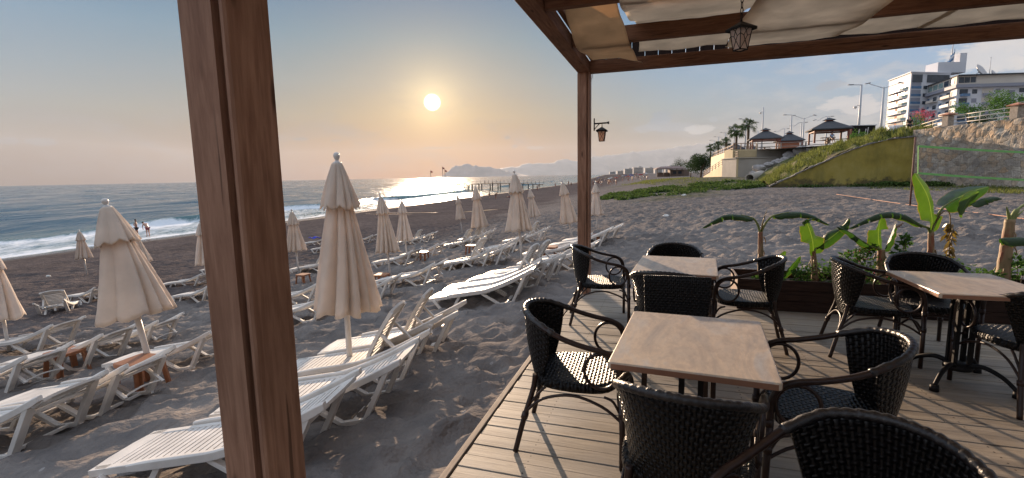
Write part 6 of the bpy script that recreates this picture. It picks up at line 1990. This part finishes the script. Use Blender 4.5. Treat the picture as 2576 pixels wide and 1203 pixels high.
tree(2475, 305, 52, 1.2, 'low hedge shrub behind the railing between the two pillars', 'promenade_bush', 'shrub', 'leaf_dark', 900, zf=PZ, seed=8, leafs=.16)
tree(2325, 290, 60, 1.3, 'pink flowering oleander behind the person at the railing', 'oleander', 'shrub', 'flower', 500, zf=PZ, seed=9, leafs=.16)
tree(2305, 305, 58, 1.2, 'green part of the oleander clump beside the person at the railing', 'oleander', 'shrub', 'leaf_small', 500, zf=PZ, seed=19, leafs=.16)
tree(2215, 340, 62, .9, 'low pink flowering bush at the foot of the tall double lamp', 'oleander', 'shrub', 'flower', 350, zf=PZ, seed=10, leafs=.14)
tree(2160, 345, 64, 1.3, 'green bush partly covering the dark sign board', 'promenade_bush', 'shrub', 'leaf_small', 900, zf=PZ - .5, seed=11, leafs=.16)
tree(2190, 350, 60, .9, 'small green bush right of the dark sign board', 'promenade_bush', 'shrub', 'leaf_small', 500, zf=PZ - .5, seed=12, leafs=.14)

# dark sign board with white script, kiosk cabinet
def sign():
    P = at(2170, 334, 72)
    t = thing('sign_board', 'dark sign board with flowing white script behind green bushes', 'sign', (P.x, P.y, PZ))
    W, z0, z1 = 3.5, .2, P.z - PZ + 1.0
    mb = MB(); mb.box((0, 0, (z0 + z1) / 2), (W, .25, z1 - z0)); mb.build('board', M['black_metal'], t)
    mb = MB(); mb.box((-W / 2 - .06, 0, (z1) / 2), (.12, .5, z1)); mb.build('side_panel', M['red_wood'], t)
    mb = MB(); mb.box((0, -.04, z1 + .06), (W + .3, .4, .1)); mb.build('top_trim', M['galv'], t)
    mb = MB(); s = (z1 - z0) * .5; c = (z0 + z1) / 2 - .1
    def stroke(pts): mb.tube(cr([(x * .62 - .3, -.15, c + z * s) for x, z in pts], 5), .055, 6)
    stroke([(-.9, -.6), (-.6, .3), (-.45, .7), (-.6, .5), (-.6, -.5)]); stroke([(-.6, -.1), (-.3, .15), (-.15, -.1), (-.15, -.5)])
    stroke([(.05, -.2), (.3, .1), (.4, -.1), (.15, -.45), (.5, -.5), (.75, -.2)]); stroke([(.75, -.5), (1.05, .75)]); stroke([(.8, -.1), (1.15, .2)]); stroke([(1.25, -.5), (1.6, .9), (1.45, .2), (1.75, -.3)])
    mb.build('lettering', M['white_metal'], t)
sign()
def cabinet():
    P = at(2252, 333, 66); t = thing('booth', 'small white booth with blue panel behind the railing', 'booth', (P.x, P.y, PZ)); h = at(2252, 316, 66).z - PZ
    mb = MB(); mb.box((0, 0, h / 2), (1.15, .9, h)); mb.build('shell', M['white_wall'], t, bevel=.08)
    mb = MB(); mb.box((.1, -.47, h * .55), (.8, .06, h * .55)); mb.build('panel', M['glass_blue'], t)
cabinet()

# volleyball net
def volley():
    F = Vector(hit(2289, 521)); T = at(2303, 345, F.y)
    t = thing('net_post', 'rust red steel post of the volleyball net', 'post', F)
    mb = MB(); mb.tube([(0, 0, -.2), T - F], .035, 10); mb.build('post', M['rust'], t)
    n = thing('volleyball_net', 'volleyball net with bright green borders tied to the rust red post', 'net', at(2305, 367, F.y))
    o0 = at(2305, 367, F.y); Y2 = F.y + 1.0
    a0, b0 = at(2310, 368, F.y) - o0, at(2309, 436, F.y) - o0
    a1, b1 = at(2760, 388, Y2) - o0, at(2760, 460, Y2) - o0
    def P(u, v):
        top = a0.lerp(a1, u); bot = b0.lerp(b1, u); s = -.06 * math.sin(math.pi * u) ; return top.lerp(bot, v) + Vector((0, 0, s * (1 - .2 * v)))
    for nm, v in (('top_band', 0), ('bottom_band', 1)):
        mb = MB(); k = 24
        pts = [P(i / k, v) for i in range(k + 1)]
        for p, q in zip(pts[:-1], pts[1:]): mb.beam(p, q, .012, .085)
        mb.build(nm, M['rope_green'], n)
    mb = MB(); mb.beam(P(0, -.02), P(0, 1.02), .012, .055, (0, 1, 0)); mb.build('side_band', M['rope_green'], n)
    mb = MB(); N = 75
    for i in range(1, N): mb.tube([P(i / N, .03), P(i / N, .97)], .0016, 3, cap=False)
    for j in range(1, 10): mb.tube([P(u, j / 10) for u in np.linspace(0, 1, 20)], .0016, 3, cap=False)
    mb.build('mesh', M['black_metal'], n)
    mb = MB(); f = F - o0
    for v_ in (0.0, 1.0):
        q = P(0, v_); mb.tube([q, q + Vector((-.10, 0, .03 if v_ == 0 else -.03))], .006, 5)
    mb.build('tie_rope', M['rope_green'], n)
    # court line tape
    c = MB(); pts = [hit(*p) for p in ((2104, 492), (2180, 504), (2290, 521), (2400, 535), (2500, 548), (2640, 568))]
    c.tube([Vector(p) + Vector((0, 0, .085)) for p in cr(pts, 6)], .016, 6); o = c.build('court_line', M['rope_orange']); tag(o, 'orange court tape stretched across the sand under the volleyball net', 'tape')
M['rust'] = plain('rusty steel', (.12, .05, .035), .7, .3, 8)
volley()

# ---------------------------------------------------------------- people
def skinned(name, verts, edges, radii, m, parent=None, sub=1):
    me = bpy.data.meshes.new(name); me.from_pydata([tuple(v) for v in verts], edges, []); me.update()
    o = bpy.data.objects.new(name, me); COL.objects.link(o); me.materials.append(m)
    if parent is not None: o.parent = parent
    s = o.modifiers.new('skin', 'SKIN'); s.use_smooth_shade = True
    for i, r_ in enumerate(radii):
        sv = me.skin_vertices[0].data[i]; sv.radius = (r_, r_) if not isinstance(r_, tuple) else r_; sv.use_root = (i == 0)
    u = o.modifiers.new('sub', 'SUBSURF'); u.levels = sub; u.render_levels = sub
    return o
def person(loc, rotz, pose, label, skin='skin', shorts=None, shirt=None, group=None, s=1.0, full=True):
    """pose: dict of joint places (x right, y forward, z up), 1.75 m figure"""
    J = dict(pel=(0, 0, .92), sp=(0, 0, 1.12), ch=(0, 0, 1.33), nk=(0, 0, 1.48), hd=(0, .02, 1.60), ht=(0, .02, 1.72),
             sl=(-.19, 0, 1.40), el=(-.24, 0, 1.12), wl=(-.25, .06, .86), fl=(-.25, .09, .77), sr=(.19, 0, 1.40), er=(.24, 0, 1.12), wr=(.25, .06, .86), fr=(.25, .09, .77),
             hl=(-.10, 0, .88), kl=(-.11, .02, .48), al=(-.12, 0, .08), tl=(-.13, .16, .03), hr=(.10, 0, .88), kr=(.11, .02, .48), ar=(.12, 0, .08), tr=(.13, .16, .03))
    J.update(pose)
    t = thing('person', label, 'person', loc, (0, 0, rotz), group); t.scale = (s, s, s)
    names = ['pel', 'sp', 'ch', 'nk', 'hd', 'ht', 'sl', 'el', 'wl', 'fl', 'sr', 'er', 'wr', 'fr', 'hl', 'kl', 'al', 'tl', 'hr', 'kr', 'ar', 'tr']
    E = [('pel', 'sp'), ('sp', 'ch'), ('ch', 'nk'), ('nk', 'hd'), ('hd', 'ht'), ('ch', 'sl'), ('sl', 'el'), ('el', 'wl'), ('wl', 'fl'), ('ch', 'sr'), ('sr', 'er'), ('er', 'wr'), ('wr', 'fr'),
         ('pel', 'hl'), ('hl', 'kl'), ('kl', 'al'), ('al', 'tl'), ('pel', 'hr'), ('hr', 'kr'), ('kr', 'ar'), ('ar', 'tr')]
    Rr = dict(pel=(.15, .11), sp=(.135, .10), ch=(.16, .11), nk=.055, hd=.085, ht=.065, sl=.065, el=.042, wl=.030, fl=.032, sr=.065, er=.042, wr=.030, fr=.032, hl=.095, kl=.058, al=.038, tl=.03, hr=.095, kr=.058, ar=.038, tr=.03)
    ix = {n: i for i, n in enumerate(names)}
    skinned('body', [J[n] for n in names], [(ix[a], ix[b]) for a, b in E], [Rr[n] for n in names], M[skin], t, 1 if full else 0)
    V = lambda n: Vector(J[n])
    if full:
        h = MB(); c = V('hd').lerp(V('ht'), .55) + Vector((0, -.02, .01)); h.lathe([(0, -.02), (.085, -.02), (.10, .02), (.09, .07), (.05, .105), (0, .115)], 12, c); h.build('hair', M['hair'], t)
    if shorts:
        vs = [V('pel') + Vector((0, 0, .03)), V('hl'), V('hl').lerp(V('kl'), .55), V('hr'), V('hr').lerp(V('kr'), .55)]
        skinned('shorts', vs, [(0, 1), (1, 2), (0, 3), (3, 4)], [(.165, .125), .11, .088, .11, .088], M[shorts], t, 1 if full else 0)
    if shirt:
        vs = [V('pel') + Vector((0, 0, .02)), V('sp'), V('ch'), V('sl'), V('sl').lerp(V('el'), .6), V('sr'), V('sr').lerp(V('er'), .6)]
        skinned('shirt', vs, [(0, 1), (1, 2), (2, 3), (3, 4), (2, 5), (5, 6)], [(.17, .125), (.155, .12), (.178, .13), .08, .06, .08, .06], M[shirt], t, 1 if full else 0)
    return t
M['swim_dark'] = plain('dark swim shorts', (.02, .02, .03), .8)
M['swim_red'] = plain('patterned swim shorts', (.25, .06, .07), .8)
M['shirt_black'] = plain('black shirt', (.012, .012, .015), .85)
M['shirt_blue'] = plain('light blue shirt', (.30, .42, .62), .85)
M['shirt_white'] = plain('white shirt', (.7, .7, .7), .85)
akimbo = dict(el=(-.42, -.06, 1.20), wl=(-.20, .02, 1.00), fl=(-.14, .06, .97), er=(.42, -.06, 1.20), wr=(.20, .02, 1.00), fr=(.14, .06, .97), kl=(-.17, .02, .48), al=(-.24, 0, .08), tl=(-.28, .14, .03), kr=(.17, .02, .48), ar=(.24, 0, .08), tr=(.28, .14, .03))
bend = dict(sp=(0, .10, 1.10), ch=(0, .26, 1.24), nk=(0, .38, 1.32), hd=(0, .50, 1.36), ht=(0, .60, 1.41), sl=(-.18, .28, 1.28), sr=(.18, .28, 1.28), el=(-.22, .36, 1.02), er=(.22, .36, 1.02), wl=(-.16, .36, .80), wr=(.16, .36, .80), fl=(-.14, .38, .72), fr=(.14, .38, .72))
def shore(px, py):
    p = hit(px, py); return (p.x, p.y, max(p.z, SEA_Z - .02))
person(shore(346, 601), R(-35), akimbo, 'bather in dark shorts standing with hands on hips at the water edge', 'skin', 'swim_dark')
person(shore(374, 599), R(75), bend, 'bather in reddish shorts bending forward beside the one with hands on hips', 'skin_light', 'swim_red')
sit = dict(pel=(0, 0, .50), sp=(0, -.02, .70), ch=(0, .02, .92), nk=(0, .04, 1.08), hd=(0, .08, 1.20), ht=(0, .08, 1.32), sl=(-.19, .02, .98), sr=(.19, .02, .98), el=(-.24, .10, .74), er=(.24, .10, .74), wl=(-.16, .30, .72), wr=(.16, .30, .72), fl=(-.12, .38, .72), fr=(.12, .38, .72),
           hl=(-.10, .05, .48), hr=(.10, .05, .48), kl=(-.12, .46, .50), kr=(.12, .46, .50), al=(-.12, .48, .08), ar=(.12, .48, .08), tl=(-.12, .62, .03), tr=(.12, .62, .03))
p = at(2288, 312, 48); person((p.x, p.y, PZ), R(160), {}, 'person in a black shirt standing behind the promenade railing', 'skin', 'swim_dark', 'shirt_black')
p = at(2088, 350, 60.5); person((p.x, p.y - .3, PZ), R(170), sit, 'person in a light blue shirt sitting in the nearest gazebo', 'skin', 'swim_dark', 'shirt_blue')
for px, py, rot, pose, lab, sh in ((1221, 478, 20, {}, 'bather standing in the shallow water left of the beach group', 'swim_dark'), (1240, 481, 200, akimbo, 'bather at the waterline with arms out, middle of the beach group', 'swim_red'),
                           (1231, 499, 90, {}, 'person standing on the beach just left of the bending one', 'swim_red'), (1247, 500, 240, bend, 'person bending towards the sand in the beach group', 'swim_dark')):
    person(shore(px, py), R(rot), pose, lab, 'skin', sh, group='people at the waterline')
lie = {k: (v[0], (v[2] - .9) * 1.0, .14 + v[1] * .4) for k, v in dict(pel=(0, 0, .92), sp=(0, 0, 1.12), ch=(0, 0, 1.33), nk=(0, 0, 1.48), hd=(0, .3, 1.60), ht=(0, .3, 1.72), sl=(-.19, 0, 1.40), el=(-.3, 0, 1.2), wl=(-.3, .06, 1.0), fl=(-.3, .09, .9), sr=(.19, 0, 1.40), er=(.3, 0, 1.2), wr=(.3, .06, 1.0), fr=(.3, .09, .9), hl=(-.10, 0, .88), kl=(-.11, .5, .55), al=(-.12, 0, .2), tl=(-.13, .1, .1), hr=(.10, 0, .88), kr=(.11, .0, .48), ar=(.12, 0, .08), tr=(.13, .1, .03)).items()}
person(shore(1281, 497), R(70), lie, 'person lying on the sand behind the slim middle parasol', 'skin', 'swim_red')
person(shore(1157, 503), R(60), lie, 'person lying on the sand at the edge of the sun glitter', 'skin', 'swim_dark')

# far crowd on the beach
rr = random.Random(3)
protoP = [person((0, 0, -500), 0, {}, 'x', 'skin', 'swim_dark', full=False), person((0, 0, -500), 0, akimbo, 'x', 'skin', 'swim_red', full=False), person((0, 0, -500), 0, bend, 'x', 'skin_light', 'shirt_white', full=False)]
firsts = set(); crowd = []
for k in range(64):
    px = 1340 + rr.random() ** .8 * 290; 
    if 1450 < px < 1492: px += 50
    Yc = rr.uniform(140, 420)
    X = (px - CXP) / FPX * Yc
    u = -.96 * X + .27 * Yc
    if u > 47 or u < 2: Yc = max(Yc, (X + 50) / .284 * .0 + Yc)
    if u > 46: continue
    i = k % 3
    if i in firsts: o = dup(protoP[i])
    else: o = protoP[i]; firsts.add(i)
    o.location = (X, Yc, gz(X, Yc)); o.rotation_euler = (0, 0, rr.uniform(0, 6.28))
    tag(o, ('tiny distant standing beachgoer in dark shorts in the far beach crowd', 'tiny distant beachgoer in red shorts, elbows out, in the far beach crowd', 'tiny distant bending pale figure in the far beach crowd')[i], 'person', 'distant beachgoers ' + ('standing', 'in red shorts', 'bending')[i])
# far parasols and loungers of the next beach club
M['para_far'] = [plain('far parasol ' + n, tuple(q * .6 for q in c), .9) for n, c in (('straw', (.35, .26, .16)), ('white', (.7, .68, .66)), ('red', (.5, .08, .06)), ('blue', (.08, .12, .35)))]
fp = None
for k in range(26):
    px = 1505 + rr.random() * 130; Yc = rr.uniform(210, 420); X = (px - CXP) / FPX * Yc
    if -.96 * X + .27 * Yc > 40: continue
    kind = k % 4
    t = thing('open_parasol', 'tiny open parasol on the crowded far beach', 'parasol', (X, Yc, gz(X, Yc)), group='distant open parasols ' + ('straw', 'white', 'red', 'blue')[kind])
    t['label'] = 'tiny open %s parasol on the crowded far beach' % ('straw', 'white', 'red', 'blue')[kind]
    mb = MB(); mb.tube([(0, 0, 0), (0, 0, 2.3)], .04, 5); mb.build('pole', M['white_metal'], t)
    mb = MB(); mb.lathe([(1.4, 1.9), (.7, 2.25), (0, 2.45)], 10); mb.build('canopy', M['para_far'][kind], t, solid=.03)

# beach bar and far town
def bar():
    P = at(1690, 443, 230); t = thing('beach_bar', 'low brown beach bar with open front and flat canopy beyond the weeds', 'building', (P.x, P.y, P.z - .3), (0, 0, R(-6)))
    mb = MB(); mb.box((3.5, 2, 1.7), (9, 5, 3.4)); mb.build('wall', M['bar_wall'], t)
    mb = MB(); mb.box((-1.2, 0, 3.75), (13.5, 8, .35)); mb.add([(-8, -4, 3.95), (5.5, -4, 3.95), (5.5, 4, 3.95), (-8, 4, 3.95), (-5, 0, 4.9), (3, 0, 4.9)], [(0, 1, 5, 4), (1, 2, 5), (2, 3, 4, 5), (3, 0, 4)]); mb.build('roof', M['bar_roof'], t)
    for x in (-7.5, -4.5, -1.5, 1.5, 4.8):
        mb = MB(); mb.box((x, -3.6, 1.8), (.25, .25, 3.6)); mb.build('post', M['rail_wood'], t)
    mb = MB(); mb.box((-3, 1.0, 1.0), (7, .3, 2.0)); mb.build('counter', M['rail_wood'], t)
    for x in (1.2, 3.6): 
        mb = MB(); mb.box((x, -.53, 1.9), (1.6, .06, 1.3)); mb.build('window', M['glass'], t)
M['bar_wall'] = plain('bar wall', (.20, .14, .11), .85, .2, 1); M['bar_roof'] = plain('bar roof', (.22, .15, .13), .85, .15, 1)
bar()
M['far_wall'] = plain('far facade', (.46, .43, .40), .8)
for i, (px, w_, h_, Y, mm) in enumerate(((1580, 20, 13, 4200, 'far_wall'), (1604, 24, 16, 4300, 'cream_wall'), (1632, 22, 14, 4000, 'white_wall'), (1655, 18, 12, 3800, 'cream_wall'), (1560, 16, 8, 4600, 'white_wall'), (1682, 20, 17, 3900, 'white_wall'), (1540, 14, 6, 5200, 'cream_wall'))):
    mm = 'far_wall'
    p = at(px, 437, Y); s = Y / FPX
    t = thing('far_hotel', ('pale hotel block in the haze, %s from the left along the far coast' % ('third', 'fourth', 'fifth', 'sixth', 'second', 'seventh', 'first')[i]), 'building', (p.x, p.y, 0), group='hotels in the haze')
    mb = MB(); mb.box((0, 0, h_ * s * .5), (w_ * s, 40, h_ * s)); mb.box((w_ * s * .2, 0, h_ * s * 1.08), (w_ * s * .3, 20, h_ * s * .16)); mb.build('wall', M[mm], t)
    mb = MB()
    for r_ in range(4): mb.box((0, -20.5, h_ * s * (.2 + .2 * r_)), (w_ * s * .85, 1, h_ * s * .07))
    mb.build('window_bands', M['glass'], t)

# pier
def pier():
    Y = 182; zt = at(1100, 464, Y).z
    x0, x1 = at(1083, 464, Y).x, at(1366, 467, Y).x
    t = thing('pier', 'long timber pier on thin piles reaching into the sun glitter', 'pier', (x0, Y, zt)); L = x1 - x0
    mb = MB(); mb.box((L * .36, 0, -.12), (L * .72, 2.4, .22)); mb.beam((L * .72, 0, -.12), (L * 1.0, 1.0, -.9), 2.4, .22); mb.build('walkway', M['pier'], t)
    xs = [0, .055, .075, .10, .13, .15, .175, .205, .235, .26, .30, .34, .37, .43, .455, .53, .55, .60, .62, .70, .72, .78, .82, .87, .91]
    for x in xs:
        z0 = -.2 if x < .72 else -.2 - (x - .72) * 2.6
        for yy in (-1.0, 1.0):
            mb = MB(); mb.tube([(x * L, yy, z0), (x * L, yy, SEA_Z - zt - 1.2)], .16, 6); mb.build('pile', M['pier'], t)
    for i in range(30):
        x = i / 29; mb = MB(); z0 = 0 if x < .72 else -(x - .72) * 2.6; mb.tube([(x * L, -1.1, z0), (x * L, -1.1, z0 + 1.1)], .07, 5); mb.build('rail_post', M['pier'], t)
    for (px, py) in ((1083, 429), (1113, 420), (1119, 427)):
        p = at(px, py, Y); x = p.x - x0; h = p.z - zt
        f = thing('flagpole', 'thin flagpole with a small red flag at the seaward end of the pier', 'flagpole', (p.x, Y, zt), group='flagpoles on the pier')
        f['label'] = {1083: 'leftmost flagpole on the pier end, with a small drooping flag', 1113: 'tallest flagpole on the pier, its red flag blowing', 1119: 'shorter flagpole right beside the tallest one on the pier'}[px]
        mb = MB(); mb.tube([(0, 0, 0), (0, 0, h)], .09, 5); mb.build('mast', M['pier'], f)
        mb = MB(); mb.grid(lambda u, v: (u * .75, .12 * math.sin(u * 6), h - .1 - v * .6 - u * .3), 6, 3); mb.build('flag', M['swim_red'], f, solid=.02)
pier()
# puddles left by the tide
def puddle(name, pts, wd, seed):
    P = cr([hit(*p) for p in pts], 8); rr = random.Random(seed); vs = []; n = len(P)
    for i, p in enumerate(P):
        d = (P[min(i + 1, n - 1)] - P[max(i - 1, 0)]); d.z = 0; d.normalize(); nn = Vector((-d.y, d.x, 0))
        k = wd * math.sin(math.pi * (i + .3) / n) * (.4 + 1.1 * float(vnoise(np.array(i / 3.1), np.array(0.5), seed)))
        vs += [p + nn * k, p - nn * k]
    zz_ = max(v.z for v in vs)
    mb = MB(); mb.add([(v.x, v.y, v.z + .05) for v in vs], [(2 * i, 2 * i + 1, 2 * i + 3, 2 * i + 2) for i in range(n - 1)])
    o = mb.build(name, M['puddle']); o['kind'] = 'structure'
def pudm():
    m, w = mat('puddle'); setp(w, (.03, .03, .03), .06, normal=w.bump(w.noise(wpos(w), 3, 3), .1, .01)); return m
M['puddle'] = pudm()
puddle('tide_pool', [(915, 538), (960, 537), (1010, 537), (1060, 536), (1100, 536)], .5, 2)
puddle('tide_pool', [(1160, 535), (1200, 532), (1250, 528), (1290, 526)], .5, 3)
puddle('tide_pool', [(920, 541), (990, 541), (1040, 542)], .25, 5)
